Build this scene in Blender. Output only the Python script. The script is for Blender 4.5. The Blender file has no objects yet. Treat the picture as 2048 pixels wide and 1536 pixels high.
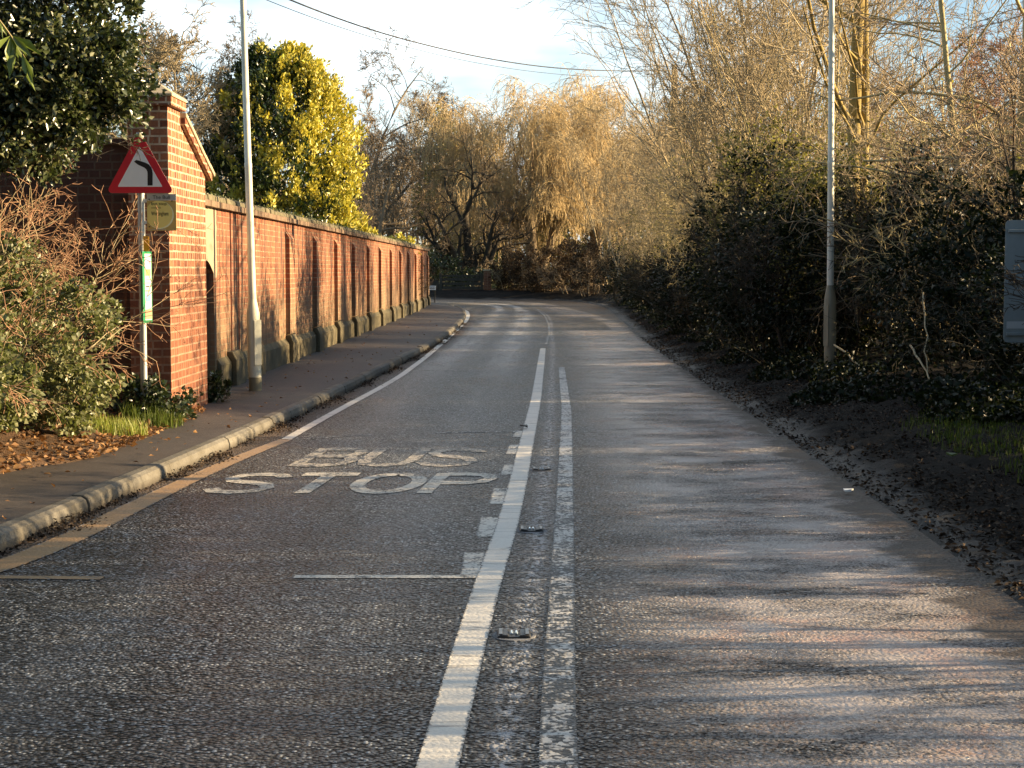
import bpy, bmesh, math, random
import numpy as np
from mathutils import Vector, Matrix

random.seed(4)
S = bpy.context.scene
COL = S.collection
F = 3313.0            # focal length in pixels of the 2048 px wide photograph
HC = 1.5              # camera height
PITCH = math.atan(228.0 / F)
R = math.radians

def ray(u, v):
    xc, yc = (u - 1024) / F, -(v - 768) / F
    return (xc, math.cos(PITCH) + math.sin(PITCH) * yc, -math.sin(PITCH) + math.cos(PITCH) * yc)
def G(u, v, z=0.0):
    d = ray(u, v); t = (z - HC) / d[2]
    return (d[0] * t, d[1] * t)
def P(u, v, Y):
    d = ray(u, v); t = Y / d[1]
    return Vector((d[0] * t, Y, HC + d[2] * t))

# ------------------------------------------------------------------ tagging
def tag(o, label=None, cat=None, group=None, kind=None):
    if label: o['label'] = label
    if cat: o['category'] = cat
    if group: o['group'] = group
    if kind: o['kind'] = kind
    return o
def empty(name, loc=(0, 0, 0), rz=0.0, label=None, cat=None, group=None):
    o = bpy.data.objects.new(name, None); COL.objects.link(o)
    o.location = loc; o.rotation_euler = (0, 0, rz); o.empty_display_size = 0.2
    return tag(o, label, cat, group)

# ------------------------------------------------------------------ node helper
class NT:
    def __init__(self, name):
        self.m = bpy.data.materials.new(name); self.m.use_nodes = True
        self.t = self.m.node_tree; self.t.nodes.clear()
        self.out = self.t.nodes.new('ShaderNodeOutputMaterial')
    def n(self, typ, ins=None, **props):
        nd = self.t.nodes.new('ShaderNode' + typ)
        for k, v in props.items(): setattr(nd, k, v)
        for k, v in (ins or {}).items():
            s = nd.inputs[k]
            if isinstance(v, bpy.types.NodeSocket): self.t.links.new(v, s)
            else: s.default_value = v
        return nd
    def math(self, op, a, b=0.0, c=None, clamp=False):
        i = {0: a, 1: b}
        if c is not None: i[2] = c
        return self.n('Math', i, operation=op, use_clamp=clamp).outputs[0]
    def mix(self, f, a, b, bt='MIX'):
        return self.n('MixRGB', {0: f, 1: a, 2: b}, blend_type=bt).outputs[0]
    def ramp(self, f, stops, interp='LINEAR'):
        nd = self.n('ValToRGB', {0: f}); cr = nd.color_ramp; cr.interpolation = interp
        while len(cr.elements) < len(stops): cr.elements.new(0.5)
        for e, (p, c) in zip(cr.elements, stops):
            e.position = p
            e.color = (c, c, c, 1) if isinstance(c, (int, float)) else (*c, 1)
        return nd.outputs[0]
    def maprange(self, v, a, b, c=0.0, d=1.0, smooth=False):
        return self.n('MapRange', {0: v, 1: a, 2: b, 3: c, 4: d}, clamp=True,
                      interpolation_type='SMOOTHSTEP' if smooth else 'LINEAR').outputs[0]
    def scaled(self, vec, sc, loc=(0, 0, 0)):
        return self.n('Mapping', {'Vector': vec, 'Scale': sc, 'Location': loc}).outputs[0]
    def noise(self, vec, scale, detail=4, rough=0.55, dist=0.0):
        return self.n('TexNoise', {'Vector': vec, 'Scale': scale, 'Detail': detail, 'Roughness': rough, 'Distortion': dist}).outputs[0]
    def finish(self, col, rough, normal=None, spec=0.5, metallic=0.0, coat=0.0):
        ins = {'Base Color': col, 'Roughness': rough, 'Specular IOR Level': spec, 'Metallic': metallic}
        if normal is not None: ins['Normal'] = normal
        b = self.n('BsdfPrincipled', ins)
        self.t.links.new(b.outputs[0], self.out.inputs[0])
        return self.m
def c4(c): return (c[0], c[1], c[2], 1.0)

def asphalt_nodes(k, lane=True):
    """shared asphalt: returns colour, roughness, bump height sockets plus uv parts"""
    tc = k.n('TexCoord'); ob = tc.outputs['Object']
    uv = k.n('SeparateXYZ', {0: tc.outputs['UV']})
    u, v = uv.outputs[0], uv.outputs[1]
    vor = k.n('TexVoronoi', {'Vector': ob, 'Scale': 56.0, 'Randomness': 1.0}, feature='F1')
    vor2 = k.n('TexVoronoi', {'Vector': ob, 'Scale': 135.0}, feature='F1')
    chip = k.n('SeparateColor', {0: vor.outputs['Color']}).outputs[0]
    chip2 = k.n('SeparateColor', {0: vor2.outputs['Color']}).outputs[1]
    big = k.noise(k.scaled(ob, (0.7, 0.35, 1)), 1.1, 5, 0.6)
    mid = k.noise(ob, 9.0, 4, 0.65)
    tone = k.math('ADD', k.math('MULTIPLY', chip, chip), k.math('MULTIPLY', chip2, 0.25))
    tone = k.math('MULTIPLY', tone, k.maprange(big, 0.3, 0.7, 0.55, 1.3))
    tone = k.math('MULTIPLY', tone, k.maprange(mid, 0.3, 0.7, 0.6, 1.3))
    col = k.ramp(tone, [(0.0, (0.020, 0.022, 0.025)), (0.32, (0.046, 0.050, 0.055)), (0.62, (0.10, 0.108, 0.116)), (0.93, (0.36, 0.38, 0.39))])
    dist = vor.outputs['Distance']
    gap = k.maprange(dist, 0.40, 0.62, 1.0, 0.0, True)
    col = k.mix(gap, c4((0.004, 0.004, 0.005)), col)
    hgt = k.math('SUBTRACT', 1.0, k.math('MULTIPLY', dist, 1.25))
    hgt = k.math('ADD', hgt, k.math('MULTIPLY', chip, 0.6))
    return dict(ob=ob, u=u, v=v, col=col, h=hgt, big=big, mid=mid, gap=gap, chip=chip, chip2=chip2, tone=tone)

def road_mat():
    k = NT('road_asphalt'); a = asphalt_nodes(k)
    u, v, ob = a['u'], a['v'], a['ob']
    col, h = a['col'], a['h']
    def gauss(c, w):
        d = k.math('DIVIDE', k.math('SUBTRACT', u, c), w)
        return k.math('POWER', 2.718, k.math('MULTIPLY', k.math('MULTIPLY', d, d), -1.0))
    uvv = k.n('CombineXYZ', {0: u, 1: v}).outputs[0]
    longn = k.noise(k.scaled(uvv, (2.6, 0.10, 1)), 1.5, 4, 0.6)
    longn2 = k.noise(k.scaled(uvv, (1.1, 0.22, 1), (7, 3, 0)), 1.0, 5, 0.65)
    far = k.maprange(v, 20, 34, 0.0, 1.0, True)
    tr = k.math('ADD', gauss(-0.62, 0.26), k.math('MULTIPLY', gauss(-1.55, 0.26), 0.85))
    tr = k.math('MULTIPLY', k.math('MULTIPLY', tr, k.maprange(longn, 0.3, 0.55, 0.15, 1.0)), k.math('ADD', 0.10, k.math('MULTIPLY', far, 0.85)))
    col = k.mix(k.math('MULTIPLY', tr, 1.35, clamp=True), col, c4((0.40, 0.40, 0.40)))
    ck = k.n('TexVoronoi', {'Vector': k.n('VectorMath', {0: k.scaled(ob, (0.55, 0.42, 1)), 1: k.n('CombineXYZ', {0: k.math('MULTIPLY', k.noise(ob, 3.0, 4, 0.7), 0.28), 1: k.math('MULTIPLY', k.noise(k.scaled(ob, (1, 1, 1), (9, 4, 0)), 3.0, 4, 0.7), 0.28)}).outputs[0]}, operation='ADD').outputs[0], 'Scale': 1.0}, feature='DISTANCE_TO_EDGE')
    cm = k.math('MULTIPLY', k.maprange(ck.outputs['Distance'], 0.0, 0.006, 0.85, 0.0), k.maprange(a['big'], 0.45, 0.6, 0.0, 1.0))
    col = k.mix(cm, col, c4((0.004, 0.004, 0.004)))
    pu = k.maprange(k.math('ABSOLUTE', k.math('SUBTRACT', u, 0.95)), 0.72, 0.80, 1.0, 0.0); pv = k.maprange(k.math('ABSOLUTE', k.math('SUBTRACT', k.math('ADD', v, k.math('MULTIPLY', a['mid'], 1.5)), 47.5)), 5.0, 5.6, 1.0, 0.0)
    patch = k.math('MULTIPLY', pu, pv)
    col = k.mix(k.math('MULTIPLY', patch, 0.85), col, c4((0.016, 0.016, 0.017)))
    # reddish mud film on the right hand lane
    latn = k.noise(k.scaled(uvv, (0.8, 1.5, 1), (3, 1, 0)), 1.3, 6, 0.7)
    filmf = k.noise(ob, 46.0, 3, 0.7)
    rl = k.maprange(u, 0.35, 1.25, 0.0, 1.0, True)
    mud = k.math('MULTIPLY', rl, k.maprange(k.math('ADD', k.math('MULTIPLY', latn, 0.75), k.math('ADD', k.math('MULTIPLY', filmf, 0.2), k.math('MULTIPLY', a['chip2'], 0.12))), 0.42, 0.58, 0.0, 1.0))
    mud = k.math('MULTIPLY', k.math('MULTIPLY', mud, k.math('SUBTRACT', 1.0, patch)), k.maprange(v, 36, 44, 1.0, 0.45))
    mcol = k.mix(k.noise(ob, 2.0, 4, 0.6), c4((0.30, 0.25, 0.225)), c4((0.46, 0.41, 0.385)))
    mcol = k.mix(k.maprange(k.noise(ob, 1.3, 5, 0.7), 0.5, 0.62, 0, 0.75), mcol, c4((0.40, 0.235, 0.175)))
    col = k.mix(k.math('MULTIPLY', mud, 0.93), col, mcol)
    # sandy dirt at the far bend and between the tracks
    sand = k.math('MULTIPLY', k.maprange(v, 30, 52, 0, 1), k.maprange(longn2, 0.45, 0.62, 0, 0.7))
    col = k.mix(sand, col, c4((0.20, 0.165, 0.115)))
    # tarry centre strip with dried salty residue
    cs = gauss(0.185, 0.085)
    resid = k.maprange(k.noise(k.scaled(ob, (1.0, 0.55, 1)), 26.0, 5, 0.7), 0.47, 0.57, 0, 1)
    resid = k.math('MULTIPLY', k.math('MULTIPLY', resid, gauss(0.19, 0.055)), 0.95)
    col = k.mix(k.math('MULTIPLY', cs, 0.65), col, c4((0.018, 0.018, 0.02)))
    col = k.mix(resid, col, c4((0.42, 0.43, 0.45)))
    # muddy wet channel along the right edge, dusty dirt along the left kerb
    wetR = k.maprange(k.math('ADD', u, k.math('MULTIPLY', k.math('SUBTRACT', latn, 0.5), 1.3)), 2.0, 2.2, 0.0, 1.0, True)
    col = k.mix(k.math('MULTIPLY', wetR, 0.9), col, c4((0.028, 0.021, 0.015)))
    att = k.n('Attribute', attribute_name='kerbdist').outputs['Fac']
    dl = k.maprange(k.math('ADD', att, k.math('MULTIPLY', k.math('SUBTRACT', longn2, 0.5), 0.5)), 0.05, 0.40, 0.85, 0.0)
    col = k.mix(dl, col, k.mix(a['mid'], c4((0.05, 0.035, 0.024)), c4((0.17, 0.12, 0.08))))
    rough = k.math('ADD', k.maprange(a['big'], 0.3, 0.7, 0.22, 0.36), k.math('MULTIPLY', a['chip'], 0.10))
    rough = k.math('SUBTRACT', rough, k.math('MULTIPLY', tr, 0.10))
    rough = k.n('Mix', {0: k.math('MULTIPLY', mud, 0.85), 2: rough, 3: k.maprange(a['big'], 0.35, 0.65, 0.17, 0.36)}).outputs[0]
    rough = k.n('Mix', {0: wetR, 2: rough, 3: 0.42}).outputs[0]
    rough = k.n('Mix', {0: dl, 2: rough, 3: 0.8}).outputs[0]
    flat = k.math('SUBTRACT', 1.0, k.math('MULTIPLY', k.math('MAXIMUM', k.math('MULTIPLY', mud, 0.72), k.math('MULTIPLY', wetR, 0.6)), 1.0))
    h2 = k.math('MULTIPLY', h, flat)
    bp = k.n('Bump', {'Strength': 1.0, 'Distance': 0.016, 'Height': h2}).outputs[0]
    return k.finish(col, rough, bp, k.n('Mix', {0: mud, 2: k.math('ADD', 0.06, k.math('MULTIPLY', a['gap'], 0.36)), 3: k.math('SUBTRACT', 0.75, k.math('MULTIPLY', wetR, 0.60))}).outputs[0])

def paint_mat(name, pc, pc2, wear_lo, wear_hi, crack=True, grad=None):
    k = NT(name); a = asphalt_nodes(k)
    ob = a['ob']
    w = k.math('ADD', k.math('MULTIPLY', k.noise(k.scaled(ob, (1, 0.6, 1)), 5.0, 6, 0.75), 0.75), k.math('MULTIPLY', a['chip'], 0.22))
    if grad: w = k.math('SUBTRACT', w, k.maprange(a['v'], grad[0], grad[1], grad[2], 0.0))
    mask = k.maprange(w, wear_lo, wear_hi, 0, 1)
    # wear also eats in from the edges (uv x runs 0..1 across the stripe)
    e = k.math('MULTIPLY', k.math('ABSOLUTE', k.math('SUBTRACT', a['u'], 0.5)), 2.0)
    e = k.maprange(k.math('ADD', e, k.math('MULTIPLY', a['chip'], 0.22)), 0.97, 1.13, 1, 0)
    mask = k.math('MULTIPLY', mask, e)
    p = k.mix(k.noise(k.scaled(ob, (1, 0.3, 1)), 6, 5, 0.65), c4(pc), c4(pc2))
    p = k.mix(k.maprange(k.noise(ob, 70, 3, 0.7), 0.35, 0.7, 0.0, 0.3), p, c4((pc[0] * .45, pc[1] * .45, pc[2] * .45)))
    if crack:
        wv = k.noise(k.scaled(ob, (0.35, 2.2, 1)), 1.6, 3, 0.6, 0.4)
        cr = k.maprange(k.math('ABSOLUTE', k.math('SUBTRACT', wv, 0.5)), 0.0, 0.012, 0.75, 0.0)
        p = k.mix(cr, p, c4((0.08, 0.075, 0.07)))
    col = k.mix(mask, a['col'], p)
    h = k.math('MULTIPLY', a['h'], k.math('SUBTRACT', 1.0, k.math('MULTIPLY', mask, 0.72)))
    bp = k.n('Bump', {'Strength': 0.8, 'Distance': 0.007, 'Height': h}).outputs[0]
    return k.finish(col, 0.55, bp, 0.4)

def pavement_mat():
    k = NT('pavement_asphalt'); ob = k.n('TexCoord').outputs['Object']
    vor = k.n('TexVoronoi', {'Vector': ob, 'Scale': 150.0})
    chip = k.n('SeparateColor', {0: vor.outputs['Color']}).outputs[0]
    big = k.noise(ob, 0.9, 5, 0.6); mid = k.noise(ob, 7, 5, 0.7)
    t = k.math('ADD', k.math('MULTIPLY', chip, 0.45), k.math('MULTIPLY', mid, 0.6))
    col = k.ramp(t, [(0.1, (0.014, 0.012, 0.011)), (0.55, (0.042, 0.035, 0.030)), (1.0, (0.11, 0.09, 0.075))])
    col = k.mix(k.maprange(big, 0.42, 0.68, 0, 0.6), col, c4((0.062, 0.047, 0.037)))
    bp = k.n('Bump', {'Strength': 0.5, 'Distance': 0.004, 'Height': t}).outputs[0]
    return k.finish(col, 0.72, bp, 0.35)

def concrete_mat(name, c1, c2):
    k = NT(name); ob = k.n('TexCoord').outputs['Object']
    n1 = k.noise(ob, 3.2, 6, 0.65); n2 = k.noise(ob, 45, 4, 0.7)
    col = k.mix(k.maprange(n1, 0.3, 0.7), c4(c1), c4(c2))
    col = k.mix(k.maprange(n2, 0.35, 0.75, 0.0, 0.5), col, c4((c1[0] * .4, c1[1] * .4, c1[2] * .38)))
    z = k.n('SeparateXYZ', {0: ob}).outputs[2]
    bp = k.n('Bump', {'Strength': 0.4, 'Distance': 0.006, 'Height': k.math('ADD', n2, n1)}).outputs[0]
    return k.finish(col, 0.85, bp, 0.3)

def kerb_mat():
    k = NT('kerb_concrete'); ob = k.n('TexCoord').outputs['Object']
    rnd = k.n('NewGeometry').outputs['Random Per Island']
    n1 = k.noise(ob, 3.2, 6, 0.65); n2 = k.noise(ob, 55, 5, 0.75)
    col = k.mix(rnd, c4((0.125, 0.118, 0.10)), c4((0.21, 0.198, 0.165)))
    col = k.mix(k.maprange(n1, 0.38, 0.62, 0, 0.75), col, c4((0.09, 0.08, 0.058)))
    col = k.mix(k.maprange(n2, 0.45, 0.7, 0, 0.6), col, c4((0.05, 0.043, 0.033)))
    z = k.n('SeparateXYZ', {0: ob}).outputs[2]
    col = k.mix(k.maprange(k.math('ADD', z, k.math('MULTIPLY', n1, 0.05)), 0.03, 0.075, 0.8, 0.0), col, c4((0.045, 0.037, 0.027)))
    bp = k.n('Bump', {'Strength': 0.6, 'Distance': 0.01, 'Height': k.math('ADD', n2, n1)}).outputs[0]
    return k.finish(col, 0.85, bp, 0.3)

def soil_mat(name, c1, c2, c3, sc=1.0, rough=0.9, wet=0.0):
    k = NT(name); ob = k.n('TexCoord').outputs['Object']
    n1 = k.noise(ob, 1.6 * sc, 6, 0.65); n2 = k.noise(ob, 22 * sc, 6, 0.7)
    col = k.mix(k.maprange(n2, 0.3, 0.7), c4(c1), c4(c2))
    col = k.mix(k.maprange(n1, 0.45, 0.65), col, c4(c3))
    bp = k.n('Bump', {'Strength': 0.9, 'Distance': 0.03, 'Height': k.math('ADD', n2, k.noise(ob, 90 * sc, 3, 0.7))}).outputs[0]
    return k.finish(col, rough, bp, 0.3 + wet)

def mud_mat():
    k = NT('verge_mud'); ob = k.n('TexCoord').outputs['Object']
    e = k.n('Attribute', attribute_name='edge').outputs['Fac']
    n1 = k.noise(ob, 1.6, 6, 0.65); n2 = k.noise(ob, 22, 6, 0.72); n3 = k.noise(ob, 80, 3, 0.7)
    col = k.mix(k.maprange(n2, 0.32, 0.68), c4((0.004, 0.0035, 0.003)), c4((0.024, 0.020, 0.016)))
    col = k.mix(k.maprange(n1, 0.45, 0.65), col, c4((0.009, 0.008, 0.007)))
    wet = k.maprange(k.math('ADD', e, k.math('MULTIPLY', k.math('SUBTRACT', n1, 0.5), 0.7)), 0.12, 0.42, 1.0, 0.0)
    col = k.mix(k.math('MULTIPLY', wet, 0.8), col, k.mix(n2, c4((0.012, 0.011, 0.010)), c4((0.055, 0.051, 0.047))))
    r = k.n('Mix', {0: wet, 2: 0.85, 3: 0.5}).outputs[0]; sp = k.n('Mix', {0: wet, 2: 0.1, 3: 0.3}).outputs[0]
    bp = k.n('Bump', {'Strength': 0.9, 'Distance': 0.03, 'Height': k.math('ADD', n2, n3)}).outputs[0]
    return k.finish(col, r, bp, sp)

def brick_mat(name, ca, cb, mortar, algae=0.0, streak=0.0, msz=0.011, bw=0.172, darkb=0.35, render=False, damp=0.0):
    """bricks by UV in metres: v is the height above the pavement"""
    k = NT(name); uv = k.n('TexCoord').outputs['UV']
    sp = k.n('SeparateXYZ', {0: uv}); u, v = sp.outputs[0], sp.outputs[1]
    wob = k.noise(uv, 7.0, 2)
    uvw = k.n('VectorMath', {0: uv, 1: k.n('CombineXYZ', {0: k.math('MULTIPLY', k.math('SUBTRACT', wob, 0.5), 0.012), 1: k.math('MULTIPLY', k.math('SUBTRACT', k.noise(uv, 5.0, 2), 0.5), 0.012)}).outputs[0]}, operation='ADD').outputs[0]
    br = k.n('TexBrick', {'Vector': uvw, 'Color1': (0, 0, 0, 1), 'Color2': (1, 1, 1, 1), 'Mortar': (0.5, 0.5, 0.5, 1), 'Scale': 1.0, 'Mortar Size': msz, 'Mortar Smooth': 0.25, 'Bias': 0.0, 'Brick Width': bw, 'Row Height': 0.075}, offset=0.5, squash=0.62, squash_frequency=2)
    rnd = k.n('SeparateColor', {0: br.outputs['Color']}).outputs[0]; fac = br.outputs['Fac']
    fine = k.noise(uv, 60, 4, 0.7); mid = k.noise(uv, 6, 5, 0.65)
    col = k.mix(rnd, c4(ca), c4(cb))
    col = k.mix(k.maprange(k.noise(uv, 13, 2), 0.52, 0.66, 0, darkb), col, c4((0.07, 0.032, 0.025)))
    col = k.mix(k.maprange(fine, 0.4, 0.75, 0, 0.45), col, c4((cb[0] * .55, cb[1] * .5, cb[2] * .5)))
    mcol = k.mix(k.maprange(mid, 0.35, 0.65), c4(mortar), c4((mortar[0] * .62, mortar[1] * .58, mortar[2] * .55)))
    col = k.mix(fac, col, mcol)
    if streak:
        s = k.noise(k.scaled(uv, (3.2, 0.16, 1)), 2.6, 5, 0.7)
        col = k.mix(k.maprange(s, 0.46, 0.60, 0, streak), col, c4((0.055, 0.035, 0.03)))
        s2 = k.noise(k.scaled(uv, (3.6, 0.2, 1), (5, 9, 0)), 2.2, 5, 0.7)
        col = k.mix(k.maprange(s2, 0.55, 0.72, 0, 0.5), col, c4((0.42, 0.17, 0.07)))
    if algae:
        edge = k.math('ADD', v, k.math('MULTIPLY', k.math('SUBTRACT', k.noise(k.scaled(uv, (1.5, 0.3, 1)), 2.0, 5, 0.7), 0.5), 1.0))
        a = k.maprange(edge, 0.75, 1.25, algae, 0.0)
        col = k.mix(a, col, k.mix(mid, c4((0.13, 0.11, 0.065)), c4((0.25, 0.19, 0.115))))
        g = k.maprange(k.math('ADD', v, k.math('MULTIPLY', mid, 0.5)), 0.45, 0.75, 0.6, 0.0)
        col = k.mix(g, col, k.mix(fine, c4((0.085, 0.095, 0.035)), c4((0.16, 0.15, 0.07))))
    if damp:     # lower courses soaked to a deeper red, mortar washed out
        de = k.math('ADD', v, k.math('MULTIPLY', k.math('SUBTRACT', k.noise(k.scaled(uv, (2.2, 0.5, 1)), 2.4, 5, 0.7), 0.5), 1.3))
        df = k.maprange(de, 0.9, 1.9, damp, 0.0)
        col = k.mix(df, col, k.mix(mid, c4((0.23, 0.078, 0.036)), c4((0.07, 0.027, 0.018))))
    if render:   # patch of grey cement render over the doorway
        du = k.math('ABSOLUTE', k.math('SUBTRACT', u, 1.55)); dv = k.math('ABSOLUTE', k.math('SUBTRACT', v, 1.72))
        q = k.math('ADD', k.math('MAXIMUM', k.math('DIVIDE', du, 0.55), k.math('DIVIDE', dv, 0.42)), k.math('MULTIPLY', k.math('SUBTRACT', mid, 0.5), 0.5))
        q = k.maprange(q, 0.94, 1.0, 0.95, 0.0)
        col = k.mix(q, col, k.mix(mid, c4((0.24, 0.19, 0.13)), c4((0.36, 0.29, 0.20))))
        fac = k.math('MULTIPLY', fac, k.math('SUBTRACT', 1.0, q))
    hgt = k.math('ADD', k.math('MULTIPLY', fac, -0.6), k.math('MULTIPLY', fine, 0.5))
    bp = k.n('Bump', {'Strength': 0.7, 'Distance': 0.008, 'Height': hgt}).outputs[0]
    return k.finish(col, 0.85, bp, 0.25)

def leaf_mat(name, cols, rough=0.45, trans=0.35, spec=0.5, tcol=None):
    k = NT(name)
    rnd = k.n('NewGeometry').outputs['Random Per Island']
    n = len(cols)
    col = k.ramp(rnd, [(i / max(1, n - 1), c) for i, c in enumerate(cols)])
    b = k.n('BsdfPrincipled', {'Base Color': col, 'Roughness': rough, 'Specular IOR Level': spec})
    t = k.n('BsdfTranslucent', {'Color': k.mix(1.0, col, c4(tcol or (1.0, 1.15, 0.5)), 'MULTIPLY')})
    mx = k.n('MixShader', {0: trans, 1: b.outputs[0], 2: t.outputs[0]})
    k.t.links.new(mx.outputs[0], k.out.inputs[0])
    return k.m

def bark_mat(name, c1, c2, sc=8.0, rough=0.85):
    k = NT(name); ob = k.n('TexCoord').outputs['Object']
    n1 = k.noise(k.scaled(ob, (1, 1, 0.3)), sc, 5, 0.7)
    rnd = k.n('NewGeometry').outputs['Random Per Island']
    f = k.math('ADD', k.math('MULTIPLY', k.maprange(n1, 0.35, 0.65), 0.6), k.math('MULTIPLY', rnd, 0.4))
    col = k.mix(f, c4(c1), c4(c2))
    bp = k.n('Bump', {'Strength': 0.6, 'Distance': 0.02, 'Height': n1}).outputs[0]
    return k.finish(col, rough, bp, 0.25)

def plain(name, c, rough=0.5, metallic=0.0, grime=0.25, sc=6.0, spec=0.5):
    k = NT(name); ob = k.n('TexCoord').outputs['Object']
    n1 = k.noise(k.scaled(ob, (1, 1, 0.4)), sc, 6, 0.7)
    col = k.mix(k.maprange(n1, 0.42, 0.72, 0, grime), c4(c), c4((c[0] * .35, c[1] * .36, c[2] * .3)))
    r = k.maprange(n1, 0.3, 0.7, rough * 0.85, min(1, rough * 1.2))
    return k.finish(col, r, None, spec, metallic)

MAT = {}
MAT['road'] = road_mat()
MAT['white'] = paint_mat('road_paint_white', (0.66, 0.63, 0.56), (0.50, 0.47, 0.41), 0.20, 0.30)
MAT['white_scant'] = paint_mat('road_paint_scant', (0.50, 0.47, 0.41), (0.36, 0.33, 0.28), 0.47, 0.55, False)
MAT['white_worn'] = paint_mat('road_paint_worn', (0.55, 0.53, 0.49), (0.42, 0.40, 0.36), 0.41, 0.50, False, (13.5, 19.5, 0.075))
MAT['white_box'] = paint_mat('road_paint_patchy', (0.58, 0.55, 0.48), (0.44, 0.41, 0.35), 0.37, 0.50, False)
MAT['letters'] = paint_mat('road_paint_letters', (0.55, 0.50, 0.41), (0.42, 0.38, 0.31), 0.355, 0.50, False)
MAT['letters_faint'] = paint_mat('road_paint_letters_faint', (0.50, 0.44, 0.34), (0.38, 0.33, 0.26), 0.41, 0.56, False)
MAT['tan'] = paint_mat('road_paint_faded_yellow', (0.37, 0.225, 0.10), (0.25, 0.16, 0.08), 0.22, 0.30)
MAT['pave'] = pavement_mat()
MAT['kerb'] = kerb_mat()
MAT['stone'] = concrete_mat('cap_stone', (0.42, 0.34, 0.21), (0.52, 0.43, 0.28))
MAT['plinth'] = concrete_mat('plinth_render', (0.055, 0.052, 0.027), (0.17, 0.14, 0.085))
MAT['mud'] = mud_mat()
MAT['litter_soil'] = soil_mat('bank_soil', (0.08, 0.05, 0.03), (0.17, 0.10, 0.055), (0.06, 0.04, 0.025))
MAT['field'] = soil_mat('ground_grass', (0.035, 0.045, 0.015), (0.07, 0.075, 0.03), (0.07, 0.05, 0.03), 0.3)
MAT['brick_pier'] = brick_mat('brick_pier', (0.37, 0.15, 0.068), (0.16, 0.055, 0.03), (0.52, 0.40, 0.27), 0.0, 0.35, 0.010, 0.165, 0.5, False, 0.6)
MAT['brick_shaded'] = brick_mat('brick_shade_tone', (0.085, 0.04, 0.025), (0.05, 0.025, 0.018), (0.10, 0.075, 0.055), 0.0, 0.3, 0.009, 0.165, 0.5)  # brick darkened in colour to carry the return wall's shade
MAT['brick_wall'] = brick_mat('brick_panel', (0.36, 0.145, 0.07), (0.24, 0.08, 0.042), (0.36, 0.25, 0.155), 0.5, 0.92, 0.008, 0.17, 0.45, True)
MAT['brick_pil'] = brick_mat('brick_pilaster', (0.36, 0.145, 0.07), (0.24, 0.08, 0.042), (0.38, 0.28, 0.18), 0.55, 0.8, 0.010, 0.15, 0.4)
MAT['coping'] = concrete_mat('coping_brick', (0.11, 0.072, 0.048), (0.24, 0.165, 0.105))
MAT['coping_top'] = concrete_mat('coping_moss', (0.09, 0.08, 0.042), (0.21, 0.18, 0.11))
MAT['lamp'] = plain('lamp_paint', (0.62, 0.60, 0.49), 0.5, 0.0, 0.35, 5)
MAT['lamp_base'] = plain('lamp_base_paint', (0.62, 0.60, 0.45), 0.55, 0.0, 0.35, 5)
MAT['lamp_dark'] = plain('lamp_base_dark', (0.22, 0.20, 0.13), 0.6, 0.0, 0.7, 4)  # darker mottled paint for the root sleeves and right lamp base
MAT['steel'] = plain('galvanised_steel', (0.36, 0.37, 0.35), 0.5, 0.5, 0.3, 9)
MAT['grey'] = plain('sign_back_grey', (0.22, 0.245, 0.235), 0.6, 0.0, 0.25, 4)
MAT['red'] = plain('sign_red', (0.62, 0.02, 0.035), 0.4, 0, 0.15)
MAT['signwhite'] = plain('sign_white', (0.84, 0.84, 0.80), 0.4, 0, 0.1)
MAT['black'] = plain('sign_black', (0.012, 0.012, 0.013), 0.45, 0, 0.0)
MAT['text'] = plain('lettering_dark', (0.012, 0.010, 0.010), 0.5, 0, 0.0)
MAT['texty'] = plain('lettering_brown', (0.22, 0.15, 0.04), 0.5, 0, 0.0)
MAT['mustard'] = plain('flag_mustard', (0.55, 0.38, 0.11), 0.45, 0, 0.15)
MAT['flagyel'] = plain('flag_yellow', (0.85, 0.68, 0.20), 0.45, 0, 0.1)
MAT['flagpale'] = plain('flag_pale_rim', (0.85, 0.83, 0.50), 0.45, 0, 0.1)
MAT['amber'] = plain('amber_plate', (0.75, 0.38, 0.02), 0.4, 0, 0.1)
MAT['green'] = plain('case_green', (0.015, 0.20, 0.075), 0.35, 0, 0.1)
MAT['paper'] = plain('timetable_paper', (0.44, 0.44, 0.42), 0.4, 0, 0.08)
MAT['lilac'] = plain('print_lilac', (0.35, 0.30, 0.45), 0.5, 0, 0)
MAT['orange'] = plain('print_orange', (0.65, 0.30, 0.10), 0.5, 0, 0)
MAT['blue'] = plain('print_blue', (0.12, 0.28, 0.55), 0.5, 0, 0)
MAT['brown'] = plain('print_brown', (0.42, 0.22, 0.13), 0.5, 0, 0)
MAT['wood'] = bark_mat('fence_wood', (0.035, 0.030, 0.022), (0.085, 0.075, 0.055), 14)
MAT['polewood'] = bark_mat('pole_wood', (0.10, 0.075, 0.05), (0.2, 0.15, 0.10), 10)
MAT['doorwood'] = bark_mat('door_wood', (0.02, 0.017, 0.013), (0.05, 0.04, 0.03), 12)
MAT['ring'] = concrete_mat('stud_bedding', (0.06, 0.06, 0.06), (0.34, 0.34, 0.34))
MAT['rubber'] = plain('stud_rubber', (0.03, 0.03, 0.03), 0.5, 0, 0.3)
MAT['iron'] = plain('stud_iron', (0.10, 0.10, 0.10), 0.35, 0.5, 0.3, 30)
MAT['glass'] = plain('stud_glass', (0.5, 0.6, 0.65), 0.1, 0.0, 0)
MAT['wire'] = plain('cable_black', (0.03, 0.03, 0.035), 0.6, 0, 0)
MAT['redjoint'] = plain('rusty_joint', (0.16, 0.045, 0.025), 0.8, 0, 0.4, 20)
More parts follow.
